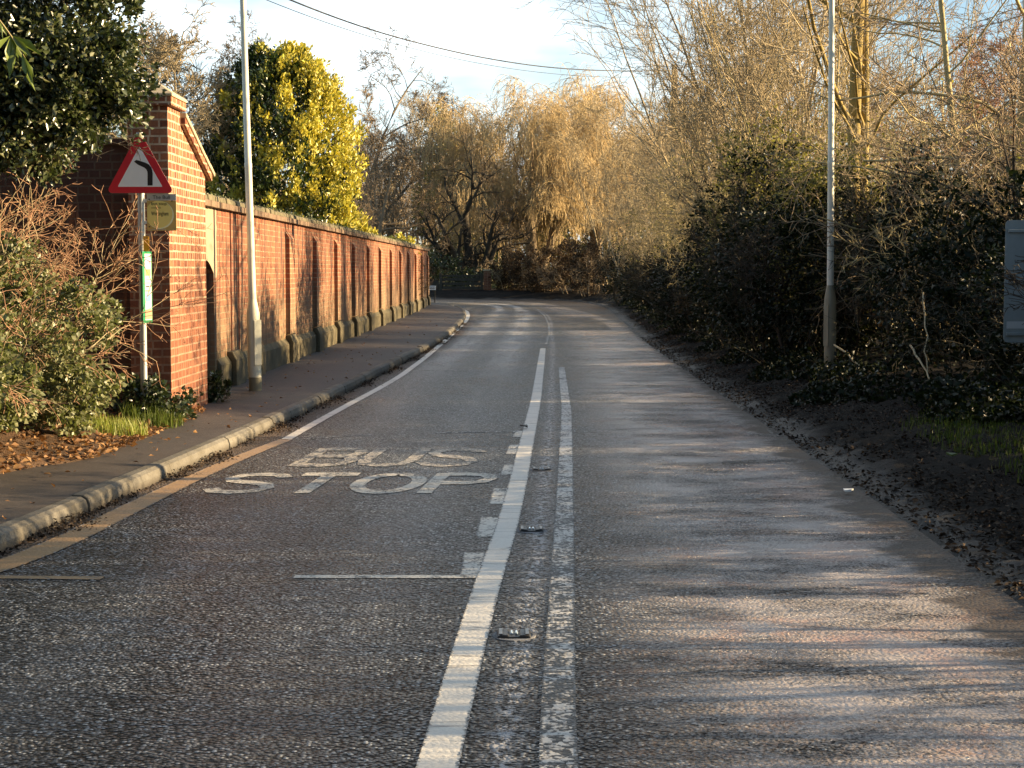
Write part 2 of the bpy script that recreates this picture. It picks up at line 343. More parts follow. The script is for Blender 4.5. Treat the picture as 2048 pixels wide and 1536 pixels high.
# bark and leaves
MAT['bark_dark'] = bark_mat('bark_dark', (0.022, 0.018, 0.013), (0.075, 0.06, 0.04))
MAT['bark_tan'] = bark_mat('bark_tan', (0.20, 0.16, 0.09), (0.48, 0.39, 0.24))
MAT['bark_brown'] = bark_mat('bark_brown', (0.16, 0.12, 0.075), (0.38, 0.29, 0.18))
MAT['bark_olive'] = bark_mat('bark_olive', (0.22, 0.18, 0.08), (0.52, 0.43, 0.22))
MAT['bark_lichen'] = bark_mat('bark_lichen', (0.16, 0.12, 0.035), (0.34, 0.25, 0.08), 6)
MAT['bark_red'] = bark_mat('bark_red', (0.20, 0.10, 0.06), (0.46, 0.28, 0.16))
MAT['bark_grey'] = bark_mat('bark_grey', (0.10, 0.085, 0.065), (0.21, 0.175, 0.13))
MAT['bark_hedge'] = bark_mat('bark_hedge', (0.030, 0.027, 0.017), (0.085, 0.072, 0.045))
MAT['willow'] = bark_mat('willow_twig', (0.42, 0.31, 0.15), (0.68, 0.53, 0.29))
MAT['hedge_brown'] = leaf_mat('hedge_brown_leaf', [(0.035, 0.022, 0.014), (0.075, 0.052, 0.032), (0.065, 0.05, 0.028)], 0.7, 0.3, 0.2, (1.1, 0.9, 0.6))
MAT['holly'] = leaf_mat('holly_leaf', [(0.014, 0.024, 0.009), (0.035, 0.05, 0.016), (0.065, 0.08, 0.03), (0.15, 0.15, 0.07)], 0.3, 0.15, 0.7)
MAT['ivy'] = leaf_mat('ivy_leaf', [(0.09, 0.105, 0.045), (0.15, 0.165, 0.075), (0.22, 0.225, 0.11), (0.11, 0.12, 0.05)], 0.42, 0.25, 0.4)
MAT['ivy_dark'] = leaf_mat('ivy_dark_leaf', [(0.012, 0.022, 0.010), (0.03, 0.045, 0.018), (0.05, 0.065, 0.028)], 0.35, 0.2, 0.5)
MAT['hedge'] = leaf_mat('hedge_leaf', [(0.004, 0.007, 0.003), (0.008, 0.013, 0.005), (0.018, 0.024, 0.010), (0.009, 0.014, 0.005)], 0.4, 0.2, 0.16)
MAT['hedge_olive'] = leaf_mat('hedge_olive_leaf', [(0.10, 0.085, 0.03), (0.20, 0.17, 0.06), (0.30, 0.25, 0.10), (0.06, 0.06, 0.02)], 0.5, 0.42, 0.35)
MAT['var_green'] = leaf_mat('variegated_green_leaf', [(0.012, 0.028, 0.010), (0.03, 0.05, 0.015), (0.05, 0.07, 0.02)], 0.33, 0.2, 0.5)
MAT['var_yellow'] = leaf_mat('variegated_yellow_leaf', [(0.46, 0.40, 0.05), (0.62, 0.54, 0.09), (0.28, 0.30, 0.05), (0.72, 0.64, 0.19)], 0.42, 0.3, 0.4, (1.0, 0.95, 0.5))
MAT['dead_leaf'] = leaf_mat('dead_leaf', [(0.10, 0.05, 0.025), (0.22, 0.12, 0.055), (0.30, 0.18, 0.08), (0.16, 0.075, 0.03)], 0.7, 0.25, 0.25, (1.1, 0.9, 0.6))
MAT['grit'] = leaf_mat('gutter_debris', [(0.010, 0.008, 0.006), (0.025, 0.018, 0.013), (0.05, 0.036, 0.026), (0.13, 0.095, 0.065)], 0.8, 0.1, 0.12, (1, 0.9, 0.7))
MAT['grass'] = leaf_mat('grass_blade', [(0.04, 0.06, 0.012), (0.075, 0.105, 0.02), (0.13, 0.15, 0.04)], 0.5, 0.35, 0.2)
MAT['grass_bright'] = leaf_mat('grass_blade_bright', [(0.14, 0.18, 0.035), (0.24, 0.27, 0.06), (0.30, 0.30, 0.09)], 0.5, 0.35, 0.3)
MAT['laurel'] = leaf_mat('laurel_leaf', [(0.10, 0.14, 0.03), (0.18, 0.22, 0.06)], 0.3, 0.3, 0.5)

# ------------------------------------------------------------------ mesh builders
def np_mesh(name, V, faces, mat, parent=None, smooth=False, uv=None):
    """faces: list of int arrays (N,k)"""
    V = np.asarray(V, dtype=np.float32).reshape(-1, 3)
    me = bpy.data.meshes.new(name)
    me.vertices.add(len(V)); me.vertices.foreach_set('co', V.ravel())
    loops = np.concatenate([f.ravel() for f in faces]).astype(np.int32)
    tot = np.concatenate([np.full(len(f), f.shape[1], dtype=np.int32) for f in faces])
    start = np.concatenate([[0], np.cumsum(tot)[:-1]]).astype(np.int32)
    me.loops.add(len(loops)); me.loops.foreach_set('vertex_index', loops)
    me.polygons.add(len(tot)); me.polygons.foreach_set('loop_start', start)
    me.polygons.foreach_set('loop_total', tot)
    if smooth: me.polygons.foreach_set('use_smooth', np.ones(len(tot), dtype=bool))
    me.update(calc_edges=True); me.validate()
    if uv is not None:
        l = me.uv_layers.new(name='UVMap')
        l.data.foreach_set('uv', np.asarray(uv, dtype=np.float32)[loops].ravel())
    me.materials.append(mat)
    o = bpy.data.objects.new(name, me); COL.objects.link(o)
    if parent: o.parent = parent
    return o

class MB:
    def __init__(self): self.bm = bmesh.new()
    def box(self, x0, x1, y0, y1, z0, z1, rot=None):
        vs = [self.bm.verts.new(p) for p in ((x0, y0, z0), (x1, y0, z0), (x1, y1, z0), (x0, y1, z0), (x0, y0, z1), (x1, y0, z1), (x1, y1, z1), (x0, y1, z1))]
        for f in ((0, 3, 2, 1), (4, 5, 6, 7), (0, 1, 5, 4), (1, 2, 6, 5), (2, 3, 7, 6), (3, 0, 4, 7)):
            self.bm.faces.new([vs[i] for i in f])
        if rot is not None:
            for v in vs: v.co = rot @ v.co
        return vs
    def prism(self, prof, a, b, plane='xz'):
        """profile (list of 2D points) in plane 'xz' extruded along y from a to b, or 'yz' along x"""
        def pt(p, t):
            return {'xz': (p[0], t, p[1]), 'yz': (t, p[0], p[1]), 'xy': (p[0], p[1], t)}[plane]
        A = [self.bm.verts.new(pt(p, a)) for p in prof]; B = [self.bm.verts.new(pt(p, b)) for p in prof]
        n = len(prof)
        self.bm.faces.new(A); self.bm.faces.new(B[::-1])
        for i in range(n): self.bm.faces.new((A[i], B[i], B[(i + 1) % n], A[(i + 1) % n]))
        return A + B
    def lathe(self, rings, n=20, cx=0, cy=0, lean=(0, 0)):
        """rings: (z, r) going up"""
        prev = None
        for z, r in rings:
            ring = [self.bm.verts.new((cx + lean[0] * z + r * math.cos(2 * math.pi * i / n), cy + lean[1] * z + r * math.sin(2 * math.pi * i / n), z)) for i in range(n)]
            if prev:
                for i in range(n): self.bm.faces.new((prev[i], prev[(i + 1) % n], ring[(i + 1) % n], ring[i]))
            else: self.bm.faces.new(ring[::-1])
            prev = ring
        self.bm.faces.new(prev)
    def build(self, name, mat, parent=None, smooth=False, bevel=0.0, uvoff=(0, 0, 0)):
        bm = self.bm
        bmesh.ops.recalc_face_normals(bm, faces=bm.faces[:])
        uvl = bm.loops.layers.uv.new('UVMap')
        for f in bm.faces:
            n = f.normal; ax = max(range(3), key=lambda i: abs(n[i]))
            for l in f.loops:
                c = l.vert.co
                l[uvl].uv = ((c.y + uvoff[1], c.z + uvoff[2]) if ax == 0 else (c.x + uvoff[0] + 3.3, c.z + uvoff[2]) if ax == 1 else (c.y + uvoff[1], c.x + uvoff[0] + 7.1))
            f.smooth = smooth
        me = bpy.data.meshes.new(name); bm.to_mesh(me); bm.free()
        me.materials.append(mat)
        o = bpy.data.objects.new(name, me); COL.objects.link(o)
        if parent: o.parent = parent
        if bevel:
            m = o.modifiers.new('bevel', 'BEVEL'); m.width = bevel; m.segments = 2; m.limit_method = 'ANGLE'; m.angle_limit = R(40)
        if smooth and hasattr(me, 'shade_smooth'):
            m = o.modifiers.new('split', 'EDGE_SPLIT'); m.split_angle = R(40)
        return o

def tube_arrays(pts, radii, k=3):
    """pts (N,m,3), radii (N,m) -> verts, quads"""
    N, m, _ = pts.shape
    d = np.empty_like(pts); d[:, 1:-1] = pts[:, 2:] - pts[:, :-2]; d[:, 0] = pts[:, 1] - pts[:, 0]; d[:, -1] = pts[:, -1] - pts[:, -2]
    d /= (np.linalg.norm(d, axis=2, keepdims=True) + 1e-9)
    ref = np.where(np.abs(d[..., 2:3]) > 0.9, np.array([1., 0, 0]), np.array([0, 0, 1.]))
    a = np.cross(d, ref); a /= (np.linalg.norm(a, axis=2, keepdims=True) + 1e-9)
    b = np.cross(d, a)
    ang = np.arange(k) * 2 * np.pi / k
    V = pts[:, :, None, :] + radii[:, :, None, None] * (a[:, :, None, :] * np.cos(ang)[None, None, :, None] + b[:, :, None, :] * np.sin(ang)[None, None, :, None])
    base = (np.arange(N) * m * k)[:, None, None] + (np.arange(m - 1) * k)[None, :, None] + np.arange(k)[None, None, :]
    nxt = (np.arange(N) * m * k)[:, None, None] + (np.arange(m - 1) * k)[None, :, None] + ((np.arange(k) + 1) % k)[None, None, :]
    Q = np.stack([base, nxt, nxt + k, base + k], axis=-1).reshape(-1, 4)
    return V.reshape(-1, 3), Q

class Tubes:
    def __init__(self): self.V = []; self.Q = []; self.n = 0
    def add(self, pts, radii, k=3):
        v, q = tube_arrays(np.asarray(pts, float), np.asarray(radii, float), k)
        self.V.append(v); self.Q.append(q + self.n); self.n += len(v)
    def build(self, name, mat, parent=None):
        if not self.V: return None
        return np_mesh(name, np.concatenate(self.V), [np.concatenate(self.Q)], mat, parent, smooth=True)

def unit(a): return a / (np.linalg.norm(a, axis=-1, keepdims=True) + 1e-9)

def grow(rng, P0, D0, L0, R0, nseg, wander, trop, tip=0.35):
    """vectorised polylines. trop: vector added per segment"""
    N = len(P0); pts = np.empty((N, nseg + 1, 3)); pts[:, 0] = P0; D = D0.copy()
    dirs = np.empty((N, nseg + 1, 3)); dirs[:, 0] = D
    for i in range(nseg):
        D = unit(D + rng.normal(0, wander, (N, 3)) + np.asarray(trop)[None, :])
        pts[:, i + 1] = pts[:, i] + D * (L0 / nseg)[:, None]; dirs[:, i + 1] = D
    rad = R0[:, None] * np.linspace(1, tip, nseg + 1)[None, :]
    return pts, dirs, rad

def spawn(rng, pts, dirs, rad, L, n, t0, ang, ratio, rr, even=False):
    """n children per branch: returns P0,D0,L0,R0"""
    N, m, _ = pts.shape
    t = t0 + (1 - t0) * rng.random((N, n)) ** 0.85
    f = t * (m - 1); i = np.clip(f.astype(int), 0, m - 2); w = (f - i)[..., None]
    ar = np.arange(N)[:, None]
    p = pts[ar, i] * (1 - w) + pts[ar, i + 1] * w
    d = unit(dirs[ar, i] * (1 - w) + dirs[ar, i + 1] * w)
    r = rad[ar, i] * (1 - w[..., 0]) + rad[ar, i + 1] * w[..., 0]
    az = rng.random((N, n)) * 2 * np.pi
    ref = np.where(np.abs(d[..., 2:3]) > 0.9, np.array([1., 0, 0]), np.array([0, 0, 1.]))
    a = unit(np.cross(d, ref)); b = np.cross(d, a)
    th = ang * (0.7 + 0.6 * rng.random((N, n)))[..., None]
    nd = unit(d * np.cos(th) + (a * np.cos(az)[..., None] + b * np.sin(az)[..., None]) * np.sin(th))
    ln = (L[:, None] * ratio) * (1.15 - 0.65 * t) * (0.7 + 0.6 * rng.random((N, n)))
    return p.reshape(-1, 3), nd.reshape(-1, 3), ln.ravel(), (np.minimum(r * rr, r * 0.9)).ravel()

def make_tree(name, loc, seed, mats, label, cat, spec, group=None, trunk_mat=None):
    """spec: dict(stems=[(dx,dy,dirx,diry,dirz,len,rad)], levels=[dict(n,t0,ang,ratio,rr,nseg,wander,trop)], minr)"""
    rng = np.random.default_rng(seed)
    root = empty(name, loc, 0, label, cat, group)
    st = np.array(spec['stems'], float)
    P0 = np.c_[st[:, 0], st[:, 1], np.full(len(st), spec.get('z0', -0.1))]; D0 = unit(st[:, 2:5]); L = st[:, 5]; Rr = st[:, 6]
    tk = Tubes(); tw = Tubes()
    l0 = spec['l0']
    pts, dirs, rad = grow(rng, P0, D0, L, Rr, l0['nseg'], l0['wander'], l0.get('trop', (0, 0, 0.05)), l0.get('tip', 0.1))
    tk.add(pts, rad, 8)
    minr = spec.get('minr', 0.004)
    tips = []
    for li, lv in enumerate(spec['levels']):
        P0, D0, L, Rr = spawn(rng, pts, dirs, rad, L, lv['n'], lv.get('t0', 0.25), lv['ang'], lv['ratio'], lv.get('rr', 0.5))
        if 'minlen' in lv: L = np.maximum(L, lv['minlen'])
        Rr = np.maximum(Rr, minr)
        pts, dirs, rad = grow(rng, P0, D0, L, Rr, lv['nseg'], lv['wander'], lv.get('trop', (0, 0, 0.02)), lv.get('tip', 0.4))
        rad = np.maximum(rad, minr * 0.6)
        big = li < spec.get('limb_levels', 1)
        (tk if big else tw).add(pts, rad, 5 if big else 3)
        tips.append((pts, dirs))
    tk.build('trunk', MAT[trunk_mat or mats[0]], root)
    tw.build('crown', MAT[mats[-1]], root)
    return root, tips, rng

def leaves(rng, pos, size, nrm=None, aspect=0.55, spread=0.9, fold=0.25, dirs=None):
    """returns verts, quads for leaf quads (two triangles folded along the rib)"""
    n = len(pos)
    d = unit(rng.normal(0, 1, (n, 3)) if dirs is None else dirs + rng.normal(0, spread, (n, 3)))
    r = unit(rng.normal(0, 1, (n, 3)) + (0 if nrm is None else 1.2 * nrm))
    s = unit(np.cross(d, r)); up = np.cross(s, d)
    sz = size * (0.6 + 0.8 * rng.random(n))[:, None]
    a = pos; c = pos + d * sz
    m = pos + d * sz * 0.48
    l = m + s * sz * aspect * 0.5 + up * sz * fold * 0.4
    q = m - s * sz * aspect * 0.5 + up * sz * fold * 0.4
    V = np.stack([a, l, c, q], axis=1).reshape(-1, 3)
    b = np.arange(n)[:, None] * 4
    T = np.concatenate([b + np.array([[0, 1, 2]]), b + np.array([[0, 2, 3]])])
    return V, T

def leaf_obj(name, mat, parent, pos, rng, size, **kw):
    V, T = leaves(rng, np.asarray(pos), size, **kw)
    return np_mesh(name, V, [T], mat, parent)

def blob_points(rng, n, c, r, clusters, crad, shell=0.55, zmin=None):
    """leaf positions in clumps spread through an ellipsoid's outer volume"""
    d = unit(rng.normal(0, 1, (clusters, 3)))
    rr = (shell + (1 - shell) * rng.random(clusters) ** 0.6) * (0.85 + 0.3 * rng.random(clusters))
    cc = np.asarray(c) + d * rr[:, None] * np.asarray(r)
    k = rng.integers(0, clusters, n)
    off = unit(rng.normal(0, 1, (n, 3))) * (rng.random(n) ** 0.5)[:, None] * crad * (0.5 + rng.random(clusters)[k])[:, None]
    p = cc[k] + off
    dirs = unit((p - np.asarray(c)) / np.asarray(r)) + off / crad
    if zmin is not None:
        m = p[:, 2] > zmin; p, dirs = p[m], dirs[m]
    return p, unit(dirs)

# ------------------------------------------------------------------ terrain
def rise(y):
    t = np.clip((np.asarray(y, float) - 52) / 25, 0, 1); return 0.2 * t * t * (3 - 2 * t)
ST = [((-4.20, -12), (-0.95, -12), (1.75, -12)), ((-3.35, 0), (-0.44, 0), (2.08, 0)), ((-3.00, 5), (-0.225, 5), (2.2, 5)),
      ((-2.72, 8.8), (-0.055, 8.8), (2.33, 8.8)), ((-2.33, 14.4), (0.13, 14.4), (2.43, 14.4)), ((-2.0, 21), (0.31, 21), (2.53, 21)),
      ((-1.74, 27), (0.47, 27), (2.64, 27)), ((-1.53, 33), (0.62, 33), (2.75, 33)), ((-1.42, 39), (0.74, 39), (2.93, 39)), ((-1.40, 44), (0.85, 44), (3.1, 44)), ((-1.42, 50), (0.98, 50), (3.3, 51)),
      ((-1.52, 55), (1.0, 55.5), (3.5, 57.5)), ((-1.75, 59.5), (0.75, 61.5), (3.45, 65)), ((-2.3, 63), (0.1, 66.5), (2.5, 70.8)),
      ((-3.2, 66), (-1.5, 69.8), (0.4, 73.5)), ((-4.8, 67.6), (-4.4, 71.3), (-3.6, 75)), ((-10, 69), (-10, 72.6), (-10, 76.2)), ((-30, 70.5), (-30, 74.2), (-30, 77.8))]
def catmull(pts, per=10):
    p = np.array(pts, float); p = np.vstack([2 * p[0] - p[1], p, 2 * p[-1] - p[-2]]); out = []
    for i in range(1, len(p) - 2):
        for k in range(per):
            t = k / per
            out.append(0.5 * ((2 * p[i]) + (-p[i - 1] + p[i + 1]) * t + (2 * p[i - 1] - 5 * p[i] + 4 * p[i + 1] - p[i + 2]) * t * t + (-p[i - 1] + 3 * p[i] - 3 * p[i + 1] + p[i + 2]) * t ** 3))
    out.append(p[-2]); return np.array(out)
Lp = catmull([s[0] for s in ST]); Cp = catmull([s[1] for s in ST]); Rp = catmull([s[2] for s in ST])
def side_normal(p):
    d = np.gradient(p, axis=0); d = unit(d); return np.c_[-d[:, 1], d[:, 0]]   # left of travel
Ln, Rn = side_normal(Lp), -side_normal(Rp)
along = np.concatenate([[0], np.cumsum(np.linalg.norm(np.diff(Cp, axis=0), axis=1))]) - 12.0

def strip(name, rows, uvs, mat, parent=None, smooth=True):
    """rows: (m,n,3) grid"""
    m, n, _ = rows.shape
    i = np.arange(m - 1)[:, None] * n + np.arange(n - 1)[None, :]
    Q = np.stack([i, i + 1, i + n + 1, i + n], -1).reshape(-1, 4)
    return np_mesh(name, rows.reshape(-1, 3), [Q], mat, parent, smooth, uvs.reshape(-1, 2))

rs = np.random.default_rng(11)
# wide ground sheet
N_ = 41; gx = np.linspace(-300, 300, N_); gy = np.linspace(-150, 450, N_)
gg = np.stack(np.meshgrid(gx, gy), -1); gr = np.concatenate([gg, np.full((N_, N_, 1), -0.12)], -1)
tag(strip('ground', gr, gg * 0.1, MAT['field']), kind='structure')

# carriageway
lat = np.linspace(0, 1, 15)
left = Lp[:, None, :] * (1 - lat)[None, :, None] + Cp[:, None, :] * lat[None, :, None]
right = Cp[:, None, :] * (1 - lat[1:])[None, :, None] + Rp[:, None, :] * lat[1:][None, :, None]
xy = np.concatenate([left, right], 1)
uL = -np.linalg.norm(Lp - Cp, axis=1)[:, None] * (1 - lat)[None]; uR = np.linalg.norm(Rp - Cp, axis=1)[:, None] * lat[1:][None]
uu = np.concatenate([uL, uR], 1); vv = np.repeat(along[:, None], uu.shape[1], 1)
rows = np.concatenate([xy, rise(xy[..., 1])[..., None]], -1)
road = tag(strip('road', rows, np.stack([uu, vv], -1), MAT['road']), kind='structure')
at = road.data.attributes.new('kerbdist', 'FLOAT', 'POINT')
at.data.foreach_set('value', (uu - uL[:, :1]).astype(np.float32).ravel())

def offset_strip(name, line, nrm, offs, mat, jitter=0.0, sub=3, sel=None):
    if sel is not None: line, nrm = line[sel], nrm[sel]
    m = len(line); t = np.linspace(0, m - 1, (m - 1) * sub + 1)
    ii = np.clip(t.astype(int), 0, m - 2); w = (t - ii)[:, None]
    l = line[ii] * (1 - w) + line[ii + 1] * w; nn = nrm[ii] * (1 - w) + nrm[ii + 1] * w
    o = np.array([a for a, _ in offs]); z = np.array([b for _, b in offs])
    g = l[:, None, :] + nn[:, None, :] * o[None, :, None]
    zz = z[None, :] + rise(g[..., 1]) + jitter * rs.normal(0, 1, g.shape[:2]) * np.clip((o - 0.02) / 0.5, 0, 1)[None, :]
    rows = np.concatenate([g, zz[..., None]], -1)
    return tag(strip(name, rows, g, mat), kind='structure')
RV = [(-0.10, 0.004), (0.08, 0.012), (0.18, 0.03), (0.30, 0.035), (0.42, 0.065), (0.55, 0.085), (0.75, 0.13), (1.0, 0.18), (1.3, 0.23), (1.7, 0.28), (2.3, 0.33), (3.2, 0.36), (5, 0.40), (9, 0.42), (20, 0.42), (45, 0.42)]
def rv_height(x, y):
    """height of the right verge at a point"""
    q = np.interp(y, Rp[:110, 1], Rp[:110, 0]); o = x - q
    return float(np.interp(o, [a for a, _ in RV], [b for _, b in RV]) + rise(y))
from mathutils import noise as mnoise
vo = np.concatenate([np.arange(-0.16, 3.0, 0.06), [3.2, 3.6, 4.2, 5, 6.5, 9, 13, 20, 45]])
tv = np.concatenate([np.arange(0, 100, 0.14), np.arange(100, len(Rp) - 1, 0.5)]); iv_ = np.clip(tv.astype(int), 0, len(Rp) - 2); wv_ = (tv - iv_)[:, None]
lr = Rp[iv_] * (1 - wv_) + Rp[iv_ + 1] * wv_; nr = Rn[iv_] * (1 - wv_) + Rn[iv_ + 1] * wv_
gv = lr[:, None, :] + nr[:, None, :] * vo[None, :, None]
zv = np.interp(vo, [a for a, _ in RV], [b for _, b in RV])[None, :] + rise(gv[..., 1])
amp = np.clip((vo + 0.04) / 0.3, 0, 1)
fz = np.array([[mnoise.fractal((x * 1.3, y * 0.9, 0.0), 1.0, 2.0, 5) * 0.045 + mnoise.fractal((x * 7, y * 5, 3.0), 0.7, 2.0, 4) * 0.030 for x, y in row] for row in gv])
ez = np.array([mnoise.fractal((y * 2.1, 0.3, 7.0), 0.8, 2.0, 4) for y in gv[:, 0, 1]])
zv = zv + fz * amp[None, :]
eo = vo[None, :] + ez[:, None] * 0.12 + fz * 1.2        # ragged muddy lip over the tarmac
zv = np.where(eo < 0.02, -0.02, np.maximum(zv, 0.010 + rise(gv[..., 1])))
tag(strip('verge', np.concatenate([gv, zv[..., None]], -1), gv, MAT['mud']), kind='structure')
va_ = bpy.data.objects['verge'].data.attributes.new('edge', 'FLOAT', 'POINT'); va_.data.foreach_set('value', np.repeat(vo[None, :], len(gv), 0).astype(np.float32).ravel())

# pavement inner edge
INN = [(-3.95, -12), (-3.75, 0), (-3.62, 6), (-3.55, 9), (-3.5, 11), (-3.12, 12), (-3.02, 13), (-3.0, 14.5), (-3.05, 16.2), (-3.42, 16.9), (-3.40, 18.5), (-3.35, 27), (-3.3, 40), (-3.22, 52), (-3.15, 62.2), (-3.6, 63), (-6, 64.2), (-10, 65), (-30, 66.5)]
Ip = catmull(INN, 10)
def resample_to(line, n):
    d = np.concatenate([[0], np.cumsum(np.linalg.norm(np.diff(line, axis=0), axis=1))]); t = np.linspace(0, d[-1], n)
    return np.c_[np.interp(t, d, line[:, 0]), np.interp(t, d, line[:, 1])]
kb = Lp + Ln * 0.12
def by_y(line, ys):   # first part of a line that climbs in y
    k = int(np.argmax(line[:, 1] > 61)); return np.interp(ys, line[:k + 1, 1], line[:k + 1, 0])
ys = np.concatenate([np.arange(-12, 61, 0.5)])
A = np.c_[by_y(kb, ys), ys]; B = np.c_[by_y(Ip, ys), ys]
kf = kb[kb[:, 1] > 61]; ka = resample_to(np.vstack([A[-1:], kf]), 40); ia = resample_to(np.vstack([B[-1:], Ip[Ip[:, 1] > 61]]), 40)
A = np.vstack([A, ka[1:]]); B = np.vstack([B, ia[1:]])
tt = np.linspace(0, 1, 8)
g = A[:, None, :] * (1 - tt)[None, :, None] + B[:, None, :] * tt[None, :, None]
pz = 0.1 + rise(g[..., 1]) + 0.025 * tt[None, :] + rs.normal(0, 0.002, g.shape[:2])
tag(strip('pavement', np.concatenate([g, pz[..., None]], -1), g, MAT['pave']), kind='structure')

# kerb stones
mb = MB()
d = np.concatenate([[0], np.cumsum(np.linalg.norm(np.diff(Lp, axis=0), axis=1))])
s = 0.3
def on(line, q): return np.array([np.interp(q, d, line[:, 0]), np.interp(q, d, line[:, 1])])
while s < 95:
    a, b = on(Lp, s + 0.006), on(Lp, s + 0.909)
    na, nb = on(Ln, s), on(Ln, s + 0.91)
    sh = random.uniform(-0.006, 0.006); dz = random.uniform(-0.006, 0.006)
    prof = [(0.0 + sh, -0.12), (0.006 + sh, 0.045), (0.02 + sh, 0.085), (0.05 + sh, 0.104), (0.122, 0.106), (0.122, -0.12)]
    va = [mb.bm.verts.new((*(a + na * o), z + dz + float(rise(a[1])))) for o, z in prof]
    vb = [mb.bm.verts.new((*(b + nb * o), z + dz + float(rise(b[1])))) for o, z in prof]
    n = len(prof); mb.bm.faces.new(va); mb.bm.faces.new(vb[::-1])
    for i in range(n): mb.bm.faces.new((va[i], vb[i], vb[(i + 1) % n], va[(i + 1) % n]))
    s += 0.915
tag(mb.build('kerb', MAT['kerb'], bevel=0.006), kind='structure')

# left bank: rises from the back of the pavement
sel = (Ip[:, 1] < 16.3)
LB = [(-0.05, 0.09), (0.02, 0.135), (0.15, 0.16), (0.35, 0.19), (0.6, 0.25), (0.9, 0.36), (1.3, 0.52), (1.9, 0.72), (3, 0.95), (6, 1.2), (14, 1.3)]
offset_strip('bank', Ip, side_normal(Ip), LB, MAT['litter_soil'], 0.02, 3, sel)
def lb_height(x, y):
    q = np.interp(y, Ip[sel][:, 1], Ip[sel][:, 0]); o = q - x
    return float(np.interp(o, [a for a, _ in LB], [b for _, b in LB]))

# ------------------------------------------------------------------ road markings (children of the road)
def ribbon(name, pts, width, mat, z=0.004, sub=6, taper=None):
    q = np.array(pts, float); dq = np.concatenate([[0], np.cumsum(np.linalg.norm(np.diff(q, axis=0), axis=1))])
    tq = np.linspace(0, dq[-1], max(8, int(dq[-1] / 0.35))); p = np.c_[np.interp(tq, dq, q[:, 0]), np.interp(tq, dq, q[:, 1])]
    for _ in range(6): p[1:-1] = (p[:-2] + 2 * p[1:-1] + p[2:]) / 4
    w = np.interp(np.linspace(0, 1, len(p)), np.linspace(0, 1, len(width)), width) if hasattr(width, '__len__') else np.full(len(p), width)
    n = side_normal(p)
    g = np.stack([p + n * w[:, None] / 2, p, p - n * w[:, None] / 2], 1)
    zz = rise(g[..., 1]) + z
    dl = np.concatenate([[0], np.cumsum(np.linalg.norm(np.diff(p, axis=0), axis=1))])
    uvs = np.stack([np.repeat(np.array([[0, 0.5, 1.0]]), len(p), 0), np.repeat(dl[:, None], 3, 1)], -1)
    return strip(name, np.concatenate([g, zz[..., None]], -1), uvs, mat, road, False)
def gpts(px): return [G(u, v) for u, v in px]
cl = [(-0.62, -6)] + gpts([(875, 1536), (922, 1355), (972, 1175), (1014, 1055), (1034, 975), (1050, 900), (1072, 800), (1086, 697)])
ribbon('centre_line', cl, [0.14, 0.135, 0.13, 0.13, 0.13, 0.125, 0.12, 0.12, 0.11], MAT['white'], 0.0042)
ribbon('worn_centre_line', [(0.02, -6), (0.11, 0)] + gpts([(1112, 1536), (1122, 1250), (1128, 1050), (1132, 900), (1133, 820), (1123, 735)]), [0.12, 0.12, 0.12, 0.115, 0.11, 0.10], MAT['white_worn'])
# worn residue carrying on round the bend
ribbon('faded_centre_line', gpts([(1092, 690), (1099, 665), (1097, 648), (1090, 632), (1072, 621), (1040, 614)]), 0.05, MAT['white_scant'])
# faded yellow line of the bus bay, then the white edge line
e1 = [(-3.55, 4.0), (-3.15, 6.6)] + gpts([(40, 1130), (110, 1094), (200, 1048), (300, 998), (400, 950), (500, 907), (571, 880)])
ribbon('bus_bay_line', e1[1:], [0.2, 0.2, 0.18, 0.15, 0.13], MAT['tan'])
e2 = gpts([(573, 879), (620, 852), (700, 808), (757, 778), (800, 753), (850, 716), (890, 682), (918, 656), (932, 641)]) + [(-1.45, 54.5), (-1.62, 59), (-2.1, 62.6)]
ribbon('edge_line', e2, [0.10, 0.10, 0.10, 0.12, 0.16, 0.16], MAT['white'])
ribbon('bay_end_line', [G(588, 1154), G(962, 1154)], 0.085, MAT['white_box'], 0.0029)
ribbon('bay_end_line', [(-3.0, 8.05), G(205, 1157)], 0.085, MAT['tan'], 0.0029)
ribbon('bay_end_line', [G(868, 866), G(1036, 863)], 0.08, MAT['white_worn'], 0.0029)
ribbon('bay_end_line', [G(578, 880), G(745, 869)], 0.06, MAT['white_worn'], 0.0029)
for (xa, xb, y0, y1) in ((922, 968, 1155, 1106), (955, 1000, 1074, 1035), (981, 1018, 1008, 977), (1003, 1030, 950, 930), (1014, 1040, 908, 890), (1027, 1048, 874, 862)):
    a = np.array(G((xa + xb) / 2 - 3, y0)); b = np.array(G((xa + xb) / 2 + 4, y1)); w = (xb - xa) / F * a[1]
    ribbon('bay_dash', [tuple(a), tuple(b)], w, MAT['white_box'], 0.0022)
# thin joints across the lanes
for (u0, u1, v) in ((1140, 1300, 716), (1090, 1215, 680), (840, 960, 741)):
    ribbon('cross_joint', [G(u0, v), G(u1, v + 2)], 0.10, MAT['white_worn'], 0.0016)

